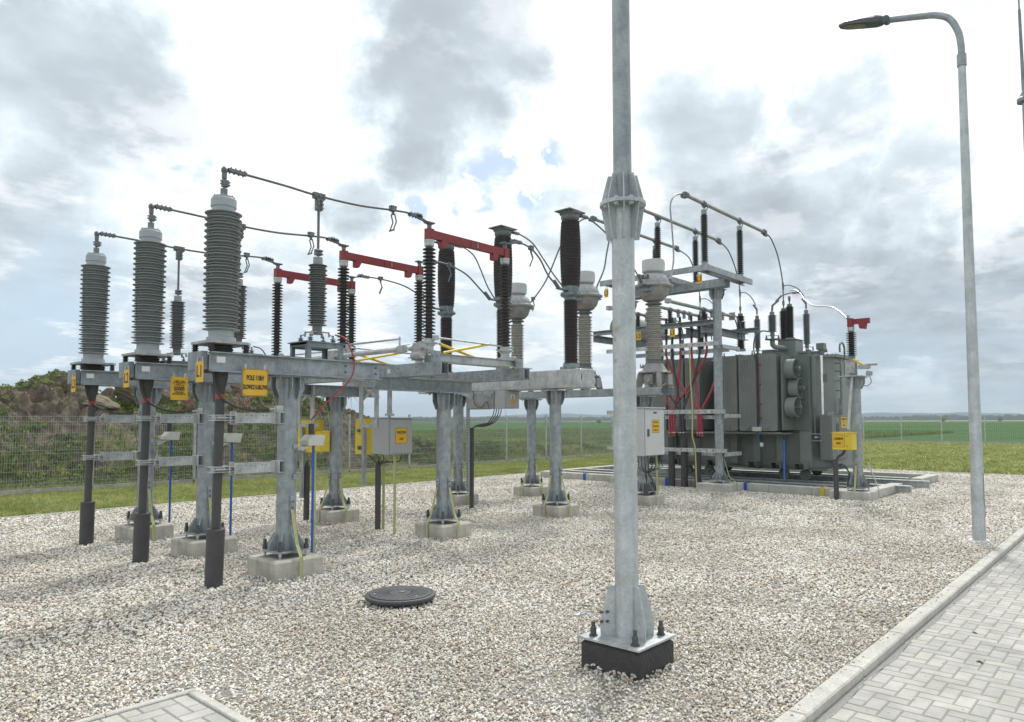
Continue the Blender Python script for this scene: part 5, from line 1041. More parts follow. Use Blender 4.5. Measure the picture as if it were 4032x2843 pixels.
b = MB(); b.tube([(18.2,7.36,3.78),(18.2,7.36,3.66),(18.27,7.32,3.59),(18.5,7.22,3.575),(18.68,7.2,3.575)], 0.062, 16); b.lathe(18.2, 7.36, [(0.09,3.765),(0.09,3.775)], 16); part('elbow_pipe', b, 'green', T)
b = MB(); b.bar((18.2,7.36,4.52),(18.2,7.34,4.68),0.04,0.04); b.bar((18.2,7.34,4.67),(18.3,7.22,4.80),0.05,0.05); part('connector', b, 'clamp', o)
b = MB(); b.tube([(18.1,7.40,3.98),(18.0,7.55,4.0),(17.75,7.62,3.85),(17.58,7.60,3.5),(17.575,7.52,3.0),(17.575,7.50,1.62)], 0.018, 8); part('surge_lead', b, 'rubber', T)
b = MB(); b.tube([(17.565,7.49,3.3),(17.565,7.48,2.4),(17.565,7.47,1.62)], 0.009, 6); part('surge_lead', b, 'redd', T)
for z in (1.75, 2.1, 2.6, 3.1): b = MB(); b.cbox(17.57, 7.49, z, 0.04, 0.12, 0.025); part('lead_clamp', b, 'bolt', T)
b = MB(); b.bbox(17.42, 7.42, 1.42, 17.56, 7.62, 1.53, 0.01); part('counter_box', b, 'cream', T)
b = MB(); b.bar((17.5,7.5,1.42),(17.5,7.48,1.16),0.06,0.006); part('blue_strip', b, 'blue', T)
b = MB(); b.bar((17.95,7.02,1.20),(17.60,6.9,0.22),0.045,0.006,(0.7,0.7,0)); part('blue_strip', b, 'blue', T)
b = MB(); b.box(17.52, 7.38, 1.04, 17.524, 7.46, 1.14); part('earth_sign', b, 'white', T)
# top pipework, boxes
b = MB(); b.tube([(18.95,6.95,3.46),(18.98,6.75,3.46),(19.05,6.5,3.46),(19.1,6.3,3.5)], 0.05, 12); b.cyl((18.9,6.7,3.37),(18.9,6.7,3.52),0.06,n=14); b.cyl((19.25,6.55,3.37),(19.25,6.55,3.56),0.05,n=12)
b.cyl((18.8,8.2,3.44),(18.8,9.4,3.44),0.03,n=10); b.cyl((18.7,9.5,3.42),(18.7,11.2,3.42),0.025,n=10); b.box(18.6,7.9,3.40,18.64,9.9,3.46); part('top_pipework', b, 'green', T)
b = MB(); b.cbox(18.75, 6.33, 3.57, 0.22, 0.18, 0.16); b.cyl((18.75,6.33,3.36),(18.75,6.33,3.5),0.07,n=12); part('relay_box', b, 'greend', T)
b = MB(); b.cyl((18.48, 6.25, 1.84), (18.48, 6.25, 3.32), 0.038, n=16); b.cyl((18.48,6.25,2.55),(18.48,6.25,2.60),0.042,n=16); part('silver_pipe', b, 'shiny', T)
b = MB(); b.tube([(19.0,5.96,3.42),(19.0,5.96,3.58),(19.08,5.96,3.66),(19.2,5.96,3.67),(19.33,5.96,3.6),(19.36,5.96,3.45),(19.37,5.96,2.85)], 0.024, 10); part('breather_pipe', b, 'greend', T)
b = MB(); b.cyl((19.12,5.98,2.25),(19.12,5.98,3.25),0.032,n=12)
for z in (2.45, 2.7, 2.95, 3.15): b.bar((19.02,5.98,z),(19.2,5.98,z),0.03,0.03); b.cyl((19.12,5.98,z),(19.12,6.12,z),0.015,n=8)
b.box(18.98,5.93,1.82,19.16,6.02,2.25); part('cable_riser', b, 'galvd', T)
b = MB(); b.box(18.35, 6.50, 0.5, 18.43, 6.78, 3.3); b.box(18.4,6.40,2.0,18.55,6.46,3.3); b.cyl((18.5,6.45,1.3),(18.5,6.45,3.2),0.02,n=8); part('stiffener', b, 'green', T)
b = MB(); b.cbox(18.43, 6.38, 1.35, 0.06, 0.24, 0.014); b.cbox(18.43, 6.38, 1.18, 0.06, 0.24, 0.014); b.cyl((18.36,6.38,1.27),(18.43,6.38,1.27),0.03,n=10); b.cbox(18.43,6.38,1.27,0.05,0.12,0.02); part('sampling_valve', b, 'galvl', T)
b = MB(); b.cbox(18.53, 5.98+0.2, 2.75, 0.03, 0.1, 0.2); part('junction_box', b, 'greend', T)
for (x, y) in ((18.45, 6.68), (18.45, 7.22), (18.45, 9.30), (18.45, 9.95), (20.2, 7.0), (20.2, 9.6)):
    b = MB(); b.cyl((x-0.06, y, 0.32), (x+0.06, y, 0.32), 0.12, n=24); b.cyl((x-0.075, y, 0.32), (x-0.06, y, 0.32), 0.135, n=24); b.cbox(x, y, 0.43, 0.2, 0.14, 0.05); b.cyl((x-0.1,y,0.32),(x-0.07,y,0.32),0.04,n=12); part('wheel', b, 'greend', T)
# conservator
b = MB(); b.cyl((18.3,12.06,4.52),(20.3,12.06,4.52),0.36,n=44); b.cyl((18.27,12.06,4.52),(18.30,12.06,4.52),0.395,n=44)
for k in range(28): b.cyl((18.25,12.06+0.38*math.cos(k*.2244),4.52+0.38*math.sin(k*.2244)),(18.32,12.06+0.38*math.cos(k*.2244),4.52+0.38*math.sin(k*.2244)),0.013,n=6)
b.box(18.6,11.9,3.36,18.75,12.2,4.2); b.box(19.9,11.9,3.36,20.05,12.2,4.2); b.tube([(18.5,11.9,3.4),(18.5,11.9,4.0),(18.6,12.0,4.2)],0.03,8); b.tube([(18.35,11.85,4.80),(18.35,11.85,5.02),(18.33,11.77,5.04),(18.33,11.75,4.7)],0.02,8); part('conservator', b, 'green', T)
# control cabinet on the tank end
b = MB(); b.bbox(18.45, 6.05-0.0, 0.70, 19.70, 6.32-0.0, 1.82, 0.01); cb = part('control_cabinet', b, 'slate', T)
b = MB(); b.box(18.49, 6.038, 0.73, 19.67, 6.048, 1.79); part('door', b, 'slate', cb)
b = MB(); b.box(18.82, 6.03, 1.32, 19.02, 6.036, 1.61); part('window', b, 'bolt', cb)
b = MB(); b.box(18.82, 6.03, 0.97, 19.02, 6.036, 1.318); part('label_strip', b, 'alu', cb)
b = MB(); b.box(18.53, 6.02, 1.2, 18.56, 6.036, 1.34); part('handle', b, 'bolt', cb)
b = MB(); b.cyl((18.88,6.025,1.72),(18.88,6.036,1.72),0.03,n=16); part('lock', b, 'alu', cb)
for X in (18.5, 18.75, 19.3, 19.62): b = MB(); b.tube([(X,6.1,1.82),(X,6.1-.03,1.87),(X,6.1,1.89),(X,6.1+.03,1.87),(X,6.1,1.82)],0.008,6); part('lifting_eye', b, 'alu', cb)
letters(cb, 'ETOS', 0.11, (18.94, 6.035, 0.84), '-y', 1.0, 'alu')
o = [q for q in cb.children if q.name.startswith('lettering')][0]
for v in o.data.vertices:      # the word runs upwards on the door
    dx, dz = v.co.x-(18.94-T.location.x), v.co.z-(0.84-T.location.z); v.co.x = 18.94-T.location.x-dz; v.co.z = 0.84-T.location.z+dx*0.9
b = MB()
for k in range(7): b.tube([(18.75+k*0.1,6.15,0.70),(18.78+k*0.1,6.13,0.60),(19.1+k*0.05,6.1,0.50+0.01*k),(19.5,6.05,0.45+.01*k),(19.62,5.98,0.30)], 0.011, 6)
part('cable_bundle', b, 'rubber', T)
b = MB(); b.cyl((19.62,5.98,0.0),(19.62,5.98,0.32),0.05,n=14); part('cable_inlet', b, 'galvd', T)
sign_y('cabinet_sign', 'yellow sign reading TRANSFORMATOR MOCY on the slate-grey cabinet of the transformer', 19.19, 19.60, 1.50, 1.78, 6.032, [('TRANSFORMATOR', 0.062, 1.72, 0.62, 0), ('MOCY', 0.062, 1.64, 0.6, 0), ('110/15 kV', 0.062, 1.56, 0.6, 0)], screws=False, group='yellow cabinet signs')
NC = [(18.95, 7.169, 5.129), (18.85, 7.049, 5.123), (18.75, 6.914, 5.076), (18.6, 6.78, 4.977), (18.3, 6.549, 4.741), (17.9, 6.257, 4.533), (17.5, 5.957, 4.417), (17.2, 5.713, 4.352), (16.95, 5.478, 4.28), (16.75, 5.294, 4.175), (16.55, 5.101, 4.027), (16.42, 4.992, 3.919)]
conductor('bright silver conductor swooping from the neutral bushing down to the red-topped post', NC, 0.018, clamps=[((16.43,4.95,3.90), (0.6,0.4,0.7))], m='shiny')
conductor('thin grey link from the short arrester on its elbow pipe up to the neutral bushing', [(18.25,7.28,4.78),(18.35,7.15,4.92),(18.5,7.0,4.99),(18.62,6.85,5.0),(18.75,6.8,5.0)], 0.016, clamps=[((18.3,7.22,4.84), (0.4,-0.5,0.7)), ((18.6,6.87,5.0), (0.5,-0.6,0.05))])
for (a, pts, lb) in ((0, [(19.6,7.6,5.40),(19.6,7.45,5.41),(19.6,7.22,5.30),(19.57,7.07,5.12),(19.55,7.0,4.98)], 'curved jumper from the nearest bushing feed to the arrester near the transformer end'),
     (1, [(19.71,8.9,5.38),(19.70,8.75,5.38),(19.68,8.58,5.25),(19.66,8.45,5.05),(19.65,8.42,4.96)], 'curved jumper from the middle bushing feed to its arrester'),
     (2, [(19.78,10.2,5.36),(19.77,10.0,5.35),(19.76,9.8,5.2),(19.75,9.66,4.96)], 'curved jumper seen under the gantry beam left of the column')):
    conductor(lb, pts, 0.014, clamps=[((pts[0][0],pts[0][1],pts[0][2]), (0,0.02,1))])

# ================================================================== MEDIUM-VOLTAGE FRAME
t = thing('support_frame', 'middle-height beam frame with L3 and L1 tags in front of the transformer', 'support frame', (16.5, 9.6, 3.85), 'beam frames of the switchgear')
b = MB(); b.ibeam('y', 8.0, 11.58, 16.12, 4.032, 4.15, 0.12, kind='C', side=1); part('beam', b, 'galv', t)
b = MB(); b.ibeam('y', 7.8, 11.58, 18.35, 4.032, 4.15, 0.12, kind='C', side=1); part('beam', b, 'galv', t)
for y in (8.2, 11.42):
    b = MB(); b.ibeam('x', 16.03, 18.55, y, 3.85, 4.03, 0.12, kind='C', side=1 if y > 9 else 1); part('beam', b, 'galv', t)
b = MB(); b.ibeam('x', 16.2, 16.9, 8.75, 3.82, 4.02, 0.12, kind='I'); b.ibeam('x', 16.2, 18.4, 10.9, 3.80, 4.0, 0.12, kind='I'); part('beam', b, 'galvd', t)
tag_x('yellow L1 tag on the middle-height frame in front of the transformer', 8.959, 9.113, 3.799, 4.001, 16.03, 'L1', 0.15)
tag_x('yellow L3 tag on the middle-height frame just right of the mast', 9.956, 10.099, 3.790, 4.006, 16.03, 'L3', 0.15)
tag_x('yellow L1 tag under the high gantry frame', 7.578, 7.715, 4.804, 5.012, 14.82, 'L1', 0.17)
tag_x('yellow L3 tag on the high gantry frame, cut by the left edge of the mast', 10.140, 10.252, 4.784, 4.996, 14.82, 'L3', 0.17)
for k, (v, z) in enumerate(((8.22, 4.42), (9.15, 4.52), (10.1, 4.50))):
    lb = ('nearest', 'middle', 'farthest')[k]
    t = thing('busbar_tube', '%s low busbar tube carrying black cable heads' % lb, 'busbar', (15.4, v, z), 'low busbar tubes before the transformer'); x0 = (14.4, 15.2, 14.8)[k]
    x1 = (17.7, 18.0, 18.0)[k]
    b = MB(); b.cyl((x0, v, z), (x1, v, z), 0.04, n=16); part('tube', b, 'busbar', t)
    b = MB(); b.cbox(x1, v, z, 0.03, 0.16, 0.2); b.cbox(x0, v, z, 0.14, 0.1, 0.1); part('end_clamp', b, 'castal', t)
    b = MB(); b.tube([(x1,v,z),(x1+0.2,v,z-0.1),(x1+0.35,v,z-0.35),(x1+0.4,v,z-0.6)], 0.016, 6); b.tube([(x1,v-.05,z+.04),(x1+0.25,v-.05,z-0.05),(x1+0.42,v-.05,z-0.3),(x1+0.45,v-.05,z-0.6)], 0.016, 6); part('flexible_link', b, 'cable_grey', t)
    for X in (16.12,):
        b = MB(); b.lathe(X, v, [(0.07,4.152),(0.07,4.17)]+sheds(4.17, z-0.06, 0.04, 0.07, 0.07, 6), 18); part('insulator', b, 'porc', t)
        b = MB(); b.cbox(X, v, z-0.02, 0.08, 0.09, 0.09); b.cyl((X-0.05,v,z),(X+0.05,v,z),0.055,n=12); part('tube_clamp', b, 'clamp', t)
    b = MB(); b.lathe(18.35, v, [(0.07,4.152),(0.07,4.17)]+sheds(4.17, z-0.06, 0.04, 0.07, 0.07, 6), 18); part('insulator', b, 'porc', t)
    for j, X in enumerate((16.55, 16.85, 17.15) if k < 2 else (15.4, 16.55, 16.85)):
        b = MB(); b.cyl((X-0.05,v,z),(X+0.05,v,z),0.06,n=14); b.cbox(X, v, z-0.09, 0.06, 0.06, 0.14); part('cable_clamp', b, 'castal', t)
RW = [ # red and black single-core cables: (top u, v, colour, mid, bottom)
 (16.5, 8.05, 'redw', 8.10, 8.46), (16.5, 8.36, 'redw', 8.42, 9.28), (16.5, 8.76, 'redw', 8.72, 8.52), (16.5, 9.08, 'redw', 8.95, 9.22), (16.5, 9.48, 'redw', 9.22, 8.58), (16.5, 9.78, 'redw', 9.70, 9.36),
 (16.45, 8.52, 'rubber', 8.70, 8.95), (16.45, 9.28, 'rubber', 9.24, 9.02), (16.45, 9.98, 'rubber', 9.70, 9.06)]
NMR = ['rightmost red cable bowing out beside the gantry column', 'red cable starting right of centre and crossing down to the left', 'red cable crossing just right of the middle of the bundle', 'straight red cable in the middle of the bundle', 'red cable starting left of centre and crossing to the right', 'leftmost straight red cable of the bundle', 'black cable slanting down from the striped strap', 'straight black cable in the middle of the red bundle', 'leftmost black cable behind the nearest current transformer']
for i, (X, ya, c, ym, yb) in enumerate(RW):
    t = thing('power_cable', NMR[i], 'cable', (X, ya, 4.3), 'medium-voltage cables hanging from the low busbars')
    b = MB(); X2 = X-0.05
    b.tube([(X,ya,3.75),(X,ya,3.35),(X-0.02,(ya*0.72+yb*0.28) if i else ya+0.03,2.85),(X-0.05,(ya*0.32+yb*0.68) if i else ya*.5+yb*.5,2.35),(X2-0.05,yb,1.92),(X2-0.05,yb,1.3)], 0.029, 12); part('cable', b, c, t)
    b = MB(); b.tube([(X,ya,4.36),(X,ya,3.75)], 0.031, 12); b.lathe(X, ya, sheds(3.95, 4.2, 0.035, 0.055, 0.055, 4), 14); part('termination', b, 'rubber', t)
    b = MB(); b.lathe(X2-0.05, yb, [(0.0305,1.38),(0.0305,1.40)], 12); part('cable_tag', b, 'white', t)
for k, (v, z) in enumerate(((9.33, 1.28), (8.97, 1.26), (8.60, 1.25))):
    riser('cable_duct', 16.42, v, z, 0.085, ('left', 'middle', 'right')[k]+' black duct of the trio under the red cables', clampz=None, group='trio of black ducts under the red cables')
for (z0, z1, X, ya, yb, lb) in ((3.50,3.60,15.98,7.75,11.0,'upper front'),(3.38,3.48,16.52,7.75,11.0,'upper rear'),(1.86,1.96,15.98,7.62,11.0,'middle front'),(1.73,1.82,16.50,7.85,11.0,'middle rear'),(0.93,1.02,15.98,7.60,11.0,'lower front'),(0.82,0.90,16.50,7.85,11.0,'lower rear')):
    t = thing('cable_rail', lb+' galvanised rail clamping the red and black cables', 'rail', (X, 9, z0), 'cable rails between the gantry columns')
    b = MB(); b.ibeam('y', ya, yb, X, z0, z1, 0.05, t=0.006, tf=0.006, kind='C', side=1); q = MB(); q.box(X-0.025, ya, z0, X-0.019, yb, z1); q.box(X-0.019, ya, z1-0.006, X+0.03, yb, z1); q.box(X-0.019, ya, z0, X+0.03, yb, z0+0.006); part('rail', q, 'galvl', t)
    for k in range(10): b = MB(); b.cyl((X-0.027, ya+0.35+k*0.17, (z0+z1)/2), (X-0.0252, ya+0.35+k*0.17, (z0+z1)/2), 0.017, n=10); part('hole', b, 'bolt', t)
for z in (3.42, 1.76, 0.84):
    b = MB(); b.ibeam('x', 15.98, 16.9, 7.72, z, z+0.09, 0.05, t=0.006, tf=0.006, kind='C', side=1); b.box(15.97, 7.66, z, 16.9, 7.666, z+0.09)
    solo('cross_arm', b, 'galvl', ('highest', 'middle', 'lowest')[(3.42,1.76,0.84).index(z)]+' short channel arm bolted on the right side of the gantry column', 'arm', 'channel arms on the gantry column')
b = MB(); b.strip([(15.93,8.52,3.5),(15.93,8.50,2.6),(15.94,8.47,2.05),(15.92,8.47,1.3),(15.92,8.40,1.05),(15.93,8.38,0.0)], 0.036, (0,1,0)); solo('earthing_strap', b, 'strap', 'long yellow-green strap running down in front of the red cables', 'earthing strap', 'striped earthing straps')
b = MB(); b.strip([(15.93,9.78,2.6),(15.93,9.76,1.3),(15.93,9.74,0.0)], 0.032, (0,1,0)); solo('earthing_strap', b, 'strap', 'striped strap dropping just right of the white cabinet', 'earthing strap', 'striped earthing straps')

# white marshalling cabinet beside the mast
t = thing('control_cabinet', 'near-white cabinet with black handle, right of the foreground mast', 'cabinet', (12.0, 7.3, 1.0))
b = MB(); b.bbox(11.82, 7.30, 1.02, 12.55, 7.58, 1.93, 0.008); part('housing', b, 'cab', t)
b = MB(); b.bbox(11.84, 7.275, 1.03, 12.53, 7.297, 1.90, 0.006); dr = part('door', b, 'cab', t)
b = MB(); b.box(11.81, 7.26, 1.931, 12.56, 7.6, 1.955); part('rain_cover', b, 'cab', t)
b = MB(); b.box(11.90, 7.255, 1.39, 11.95, 7.274, 1.53); b.box(12.13, 7.268, 1.83, 12.24, 7.274, 1.865); part('handle', b, 'bolt', dr)
b = MB(); b.box(12.47, 7.27, 1.04, 12.52, 7.274, 1.09); part('sticker', b, 'white', dr)
sign_y('cabinet_sign', 'small tall yellow sign with three short lines on the near-white cabinet', 12.07, 12.34, 1.46, 1.71, 7.270, [('POLE 110kV', 0.042, 1.66, 0.75, 0), ('PRZEKŁADNIK', 0.042, 1.585, 0.75, 0), ('PRĄDOWY', 0.042, 1.51, 0.85, 0)], border=True, screws=False, group='yellow cabinet signs')
P_ = []
for k in range(16):
    X = 11.9+k*0.04; Y = 7.34+0.1*(k % 3); s_ = k % 2
    P_.append([(X,Y,1.02),(X+0.01,Y,0.88),(X+0.06,Y+0.02,0.78),(12.2+0.1*s_,7.5,0.66),(12.30+0.22*s_,7.55,0.5),(12.34+0.22*s_,7.58,0.36)])
wires('dense tangle of black cables under the near-white cabinet', P_, 0.0085)
riser('riser_pipe', 12.34, 7.58, 0.44, 0.052, 'left one of the black pipe pair under the near-white cabinet', x0=12.28, clampz=(0.26,))
riser('riser_pipe', 12.58, 7.58, 0.46, 0.052, 'right one of the black pipe pair under the near-white cabinet', x0=12.54, clampz=(0.27,))
strap_down(12.62, 7.5, 1.0, 'striped strap beside the black pipe pair of the near-white cabinet')

# ================================================================== PIT
def wall(segs, name, label):
    t = thing(name, label, 'pit wall', (segs[0][0], segs[0][1], 0), 'low concrete walls around the transformer pit')
    for s_ in segs:
        x0, y0, x1, y1 = s_; lx, ly = x1-x0, y1-y0; L_ = max(lx, ly); n = max(1, round(L_/1.0)); b = MB()
        for k in range(n):
            if lx > ly: b.bbox(x0+lx*k/n+.002, y0, -0.3, x0+lx*(k+1)/n-.002, y1, 0.185, 0.012)
            else: b.bbox(x0, y0+ly*k/n+.002, -0.3, x1, y0+ly*(k+1)/n-.002, 0.185, 0.012)
        part('wall_block', b, 'concl', t)
wall([(16.62,4.9,16.86,13.9)], 'pit_wall', 'near pit wall running in front of the transformer rails')
wall([(16.87,4.62,19.05,4.88),(20.9,4.62,22.75,4.88)], 'pit_wall', 'right-hand pit wall with a gap, crossed by the steel rails')
wall([(22.55,4.9,22.8,13.9)], 'pit_wall', 'far pit wall in front of the lawn')
wall([(16.87,13.64,22.54,13.9)], 'pit_wall', 'left-hand pit wall beyond the slender columns')
b = MB(); b.add([(16.86,4.88,-0.28),(22.55,4.88,-0.28),(22.55,13.64,-0.28),(16.86,13.64,-0.28)], [(0,1,2,3)]); struct('pit_floor', b, 'conc')
b = MB(); b.box(19.06,4.6,-0.1,20.89,4.9,0.02); struct('pit_threshold', b, 'concl')
for k, X in enumerate((17.55, 18.45, 20.2, 21.0)):
    t = thing('rail', ('nearest', 'second', 'third', 'farthest')[k]+' grey steel rail lying across the transformer pit', 'rail', (X, 9, 0.0), 'steel rails of the transformer pit')
    b = MB(); b.ibeam('y', 4.95 if k in (0, 3) else 4.3, 13.5, X, -0.02+0.0, 0.18, 0.16, kind='I', t=0.02, tf=0.022); part('rail', b, 'galvl', t)
    for j in range(12): b = MB(); b.cbox(X-0.1, 5.3+j*0.7, 0.02, 0.08, 0.14, 0.08); b.cyl((X-0.1, 5.3+j*0.7, 0.06), (X-0.1, 5.3+j*0.7, 0.11), 0.018, n=6); part('rail_clip', b, 'galvl', t)
for (y, m_, lb) in ((9.55,'blue','left blue band over the near pit wall'),(7.42,'blue','right blue band over the near pit wall'),(5.62,'yel','pale yellow band over the near pit wall'),(12.2,'blue','blue band over the near pit wall behind the mast')):
    b = MB(); b.box(16.608,y,-0.02,16.618,y+0.09,0.19); b.box(16.608,y,0.188,16.87,y+0.09,0.194); solo('earthing_band', b, m_, lb, 'band', 'coloured bands over the pit wall')

# ================================================================== NEUTRAL EARTHING SWITCH POST
make_column(16.33, 4.82, 2.62, 'column with the red-topped insulator at the pit corner', ('f',), foot=0.30, fh=0.205, r=0.10, group='tall gantry columns', hz=0.26, footing=False)
b = MB(); b.bbox(16.0, 4.52, -0.1, 16.615, 5.32, 0.2, 0.015); o = bpy.data.objects['steel_column.011']; part('footing', b, 'concl', o); FOOT.append((16.0,4.52,16.6,5.32))
t = thing('earthing_switch', 'red-topped insulator with yellow lever on the post at the pit corner', 'earthing switch', (16.33, 4.85, 2.62))
b = MB(); b.box(16.05,4.62,2.622,16.60,5.08,2.64); b.box(16.23,4.80,2.64,16.25,5.0,2.98); b.box(16.41,4.80,2.64,16.43,5.0,2.98); b.cbox(16.33,4.88,2.98,0.3,0.22,0.015); part('bracket', b, 'galvl', t)
b = MB(); b.lathe(16.33, 4.88, [(0.07,2.99),(0.07,3.08)], 18); part('insulator_base', b, 'galvd', t)
b = MB(); b.lathe(16.33, 4.88, sheds(3.08, 3.60, 0.05, 0.105, 0.105, 13), 26); part('insulator', b, 'porc', t)
b = MB(); b.lathe(16.33, 4.88, [(0.055,3.60),(0.068,3.62),(0.07,3.70)], 18); part('cap', b, 'galvl', t)
b = MB(); b.box(16.27,4.83,3.705,16.39,4.94,3.89); b.box(16.29,4.50,3.76,16.37,4.83,3.87); b.prism([(4.72,3.758),(4.56,3.758),(4.58,3.64),(4.70,3.66)],'x',16.28,16.38); part('contact_head', b, 'red', t)
b = MB(); b.cyl((16.15,4.80,2.99),(16.22,4.52,2.78),0.026,n=12); part('lever', b, 'yel', t)
b = MB(); b.cbox(16.2,4.6,2.82,0.2,0.2,0.08); b.cyl((16.2,4.35,2.87),(16.2,4.58,2.87),0.03,n=10); b.cyl((16.2,4.45,2.68),(16.2,4.56,2.68),0.05,n=14); b.cbox(16.1,4.85,2.76,0.14,0.12,0.14); b.tube([(16.2,4.5,2.64),(16.2,4.47,2.5),(16.2,4.55,2.42),(16.2,4.66,2.45),(16.2,4.66,2.55)],0.012,6); part('drive_gear', b, 'castal', t)
b = MB(); b.cyl((16.12,4.82,2.62),(16.10,4.92,1.62),0.03,n=12); b.cyl((16.10,4.92,1.50),(16.10,4.92,1.62),0.035,n=10); part('drive_rod', b, 'galvl', t)
t = thing('drive_box', 'yellow drive box reading UZIEMNIK PNT on the post at the pit corner', 'drive box', (16.0, 4.9, 1.1), 'yellow disconnector drive boxes')
b = MB(); b.bbox(15.80,4.76,1.075,16.10,5.16,1.43,0.006); part('housing', b, 'yel', t)
b = MB(); b.box(15.78,4.74,1.432,16.12,5.18,1.442); part('rain_cover', b, 'yel', t)
b = MB(); b.box(15.794,4.83,1.085,15.799,5.155,1.425); dd = part('door', b, 'yel', t)
b = MB(); b.cyl((15.785,4.86,1.36),(15.794,4.86,1.36),0.015,n=10); b.cyl((15.785,4.86,1.15),(15.794,4.86,1.15),0.015,n=10); part('lock', b, 'galvd', dd)
b = MB(); b.box(15.793,4.905,1.13,15.7935,5.145,1.385); part('sign_border', b, 'ink', t)
b = MB(); b.box(15.7895,4.91,1.135,15.7925,5.14,1.38); part('sign_panel', b, 'sign', t)
letters(t, 'UZIEMNIK', 0.068, (15.789,5.025,1.305), '-x', 0.60, bold=.0022); letters(t, 'PNT', 0.068, (15.789,5.025,1.205), '-x', 0.7, bold=.0022)
wires('short black cables under the yellow UZIEMNIK PNT box', [[(15.95,4.98,1.08),(15.95,5.0,1.0),(15.93,5.1,0.92),(15.92,5.15,0.80)],[(15.95,4.94,1.08),(15.94,4.98,0.98),(15.93,5.08,0.90),(15.92,5.13,0.80)]], 0.014)
riser('riser_pipe', 15.92, 5.14, 0.82, 0.05, 'black riser pipe below the yellow UZIEMNIK PNT box', clampz=(0.28,))
b = MB(); b.cyl((16.6,4.66,0.70),(16.62,4.42,0.0),0.012,n=8); b.cyl((16.58,4.68,0.62),(16.58,4.68,0.78),0.018,n=8); solo('earthing_rod', b, 'alu', 'thin slanted rod leaning from the corner post to the ground', 'rod')

# ================================================================== FOREGROUND MAST
mx_, my_ = 4.30, 2.81
t = thing('lightning_mast', 'thick galvanised mast in the foreground on a black block', 'mast', (mx_, my_, 0))
b = MB(); b.bbox(4.065,2.57,-0.15,4.535,3.05,0.182,0.022)
bl_ = part('footing', b, 'tar', t); FOOT.append((4.07,2.58,4.53,3.04))
b = MB(); b.box(4.06,2.565,0.192,4.54,3.055,0.206); part('base_plate', b, 'galvl', t)
b = MB(); b.cyl((mx_,my_,0.206),(mx_,my_,3.235),0.083,0.080,n=56); part('lower_tube', b, 'mast', t)
b = MB(); b.cyl((mx_,my_,3.262),(mx_,my_,7.0),0.0665,0.060,n=56); part('upper_tube', b, 'galv', t)
for a in (PI/4+0.10, 3*PI/4, 5*PI/4+0.5, 7*PI/4):
    b = MB(); b.fin((mx_,my_,0.206), a, [(0.078,0),(0.185,0),(0.19,0.10),(0.125,0.345),(0.078,0.345)], 0.012); part('gusset', b, 'mast', t)
for sx in (-1, 1):
    for sy in (-1, 1):
        X, Y = mx_+sx*0.165, my_+sy*0.17; b = MB(); b.cyl((X,Y,0.206),(X,Y,0.216),0.03,n=20); b.cyl((X,Y,0.21),(X,Y,0.262),0.021,n=20); b.cyl((X,Y,0.262),(X,Y,0.27),0.021,0.014,n=20); b.cyl((X,Y,0.27),(X,Y,0.305),0.014,n=16); part('anchor_bolt', b, 'bolt', t)
b = MB(); b.lathe(mx_, my_, [(0.165,3.237),(0.165,3.247)], 48); b.lathe(mx_, my_, [(0.165,3.2485),(0.165,3.26)], 48)
for k in range(8):
    a = k*PI/4+0.25; X, Y = mx_+0.13*math.cos(a), my_+0.13*math.sin(a); b.cyl((X,Y,3.215),(X,Y,3.285),0.012,n=10); b.cyl((X,Y,3.22),(X,Y,3.236),0.022,n=6); b.cyl((X,Y,3.261),(X,Y,3.275),0.022,n=6)
part('flange', b, 'mast', t)
for k in range(8):
    a = k*PI/4+0.64
    b = MB(); b.fin((mx_,my_,0), a, [(0.077,3.236),(0.155,3.236),(0.115,2.99),(0.077,2.99)], 0.009)
    b.fin((mx_,my_,0), a, [(0.064,3.261),(0.155,3.261),(0.105,3.46),(0.064,3.46)], 0.009); part('flange_rib', b, 'mast', t)
b = MB(); b.tube([(4.18,3.0,0.36),(4.13,3.05,0.36),(4.10,3.07,0.34),(4.09,3.08,0.25),(4.09,3.08,0.10)], 0.0045, 8, 4); b.box(4.06,3.06,0.335,4.17,3.10,0.345); part('earthing_strip', b, 'galvl', t)
b = MB()
for dz in (0.10, 0.165): b.cyl((4.21,2.905,0.206+dz),(4.185,2.90,0.206+dz),0.01,n=8); b.cyl((4.17,2.93,0.206+dz),(4.15,2.925,0.206+dz),0.01,n=8)
part('gusset_bolt', b, 'bolt', t)

# ================================================================== STREET LAMP, FAR MAST, MANHOLE COVER
t = thing('street_lamp', 'tall galvanised street lamp with curved arm at the paving edge', 'street lamp', (11.84, 1.93, 0))
b = MB(); b.cyl((11.84,1.93,0.0),(11.84,1.93,6.80),0.083,0.050,n=32); part('pole', b, 'mast', t)
b = MB(); b.cyl((11.84,1.93,6.80),(11.84,1.93,6.97),0.062,n=24); b.box(11.77,1.925,6.93,11.91,1.935,6.95); part('collar', b, 'galv', t)
b = MB(); b.tube([(11.84,1.93,6.97),(11.84,1.93,7.10),(11.84,1.96,7.32),(11.84,2.06,7.55),(11.84,2.22,7.67),(11.84,2.42,7.735),(11.84,2.90,7.86)], 0.046, 18, 8); part('arm', b, 'galv', t)
dv = Vector((0, 0.93, 0.245)).normalized(); h0 = Vector((11.84, 2.88, 7.855)); sv = Vector((1,0,0)); uv_ = Vector((0,-0.245,0.93))
def LP(a, s_, u_): return h0+dv*a+sv*s_+uv_*u_
b = MB(); secs = [(0.0,0.045,0.04,-0.035),(0.06,0.05,0.05,-0.04),(0.10,0.09,0.06,-0.045),(0.18,0.115,0.07,-0.05),(0.40,0.12,0.06,-0.045),(0.62,0.10,0.03,-0.045),(0.72,0.05,0.0,-0.04)]
vs = []; 
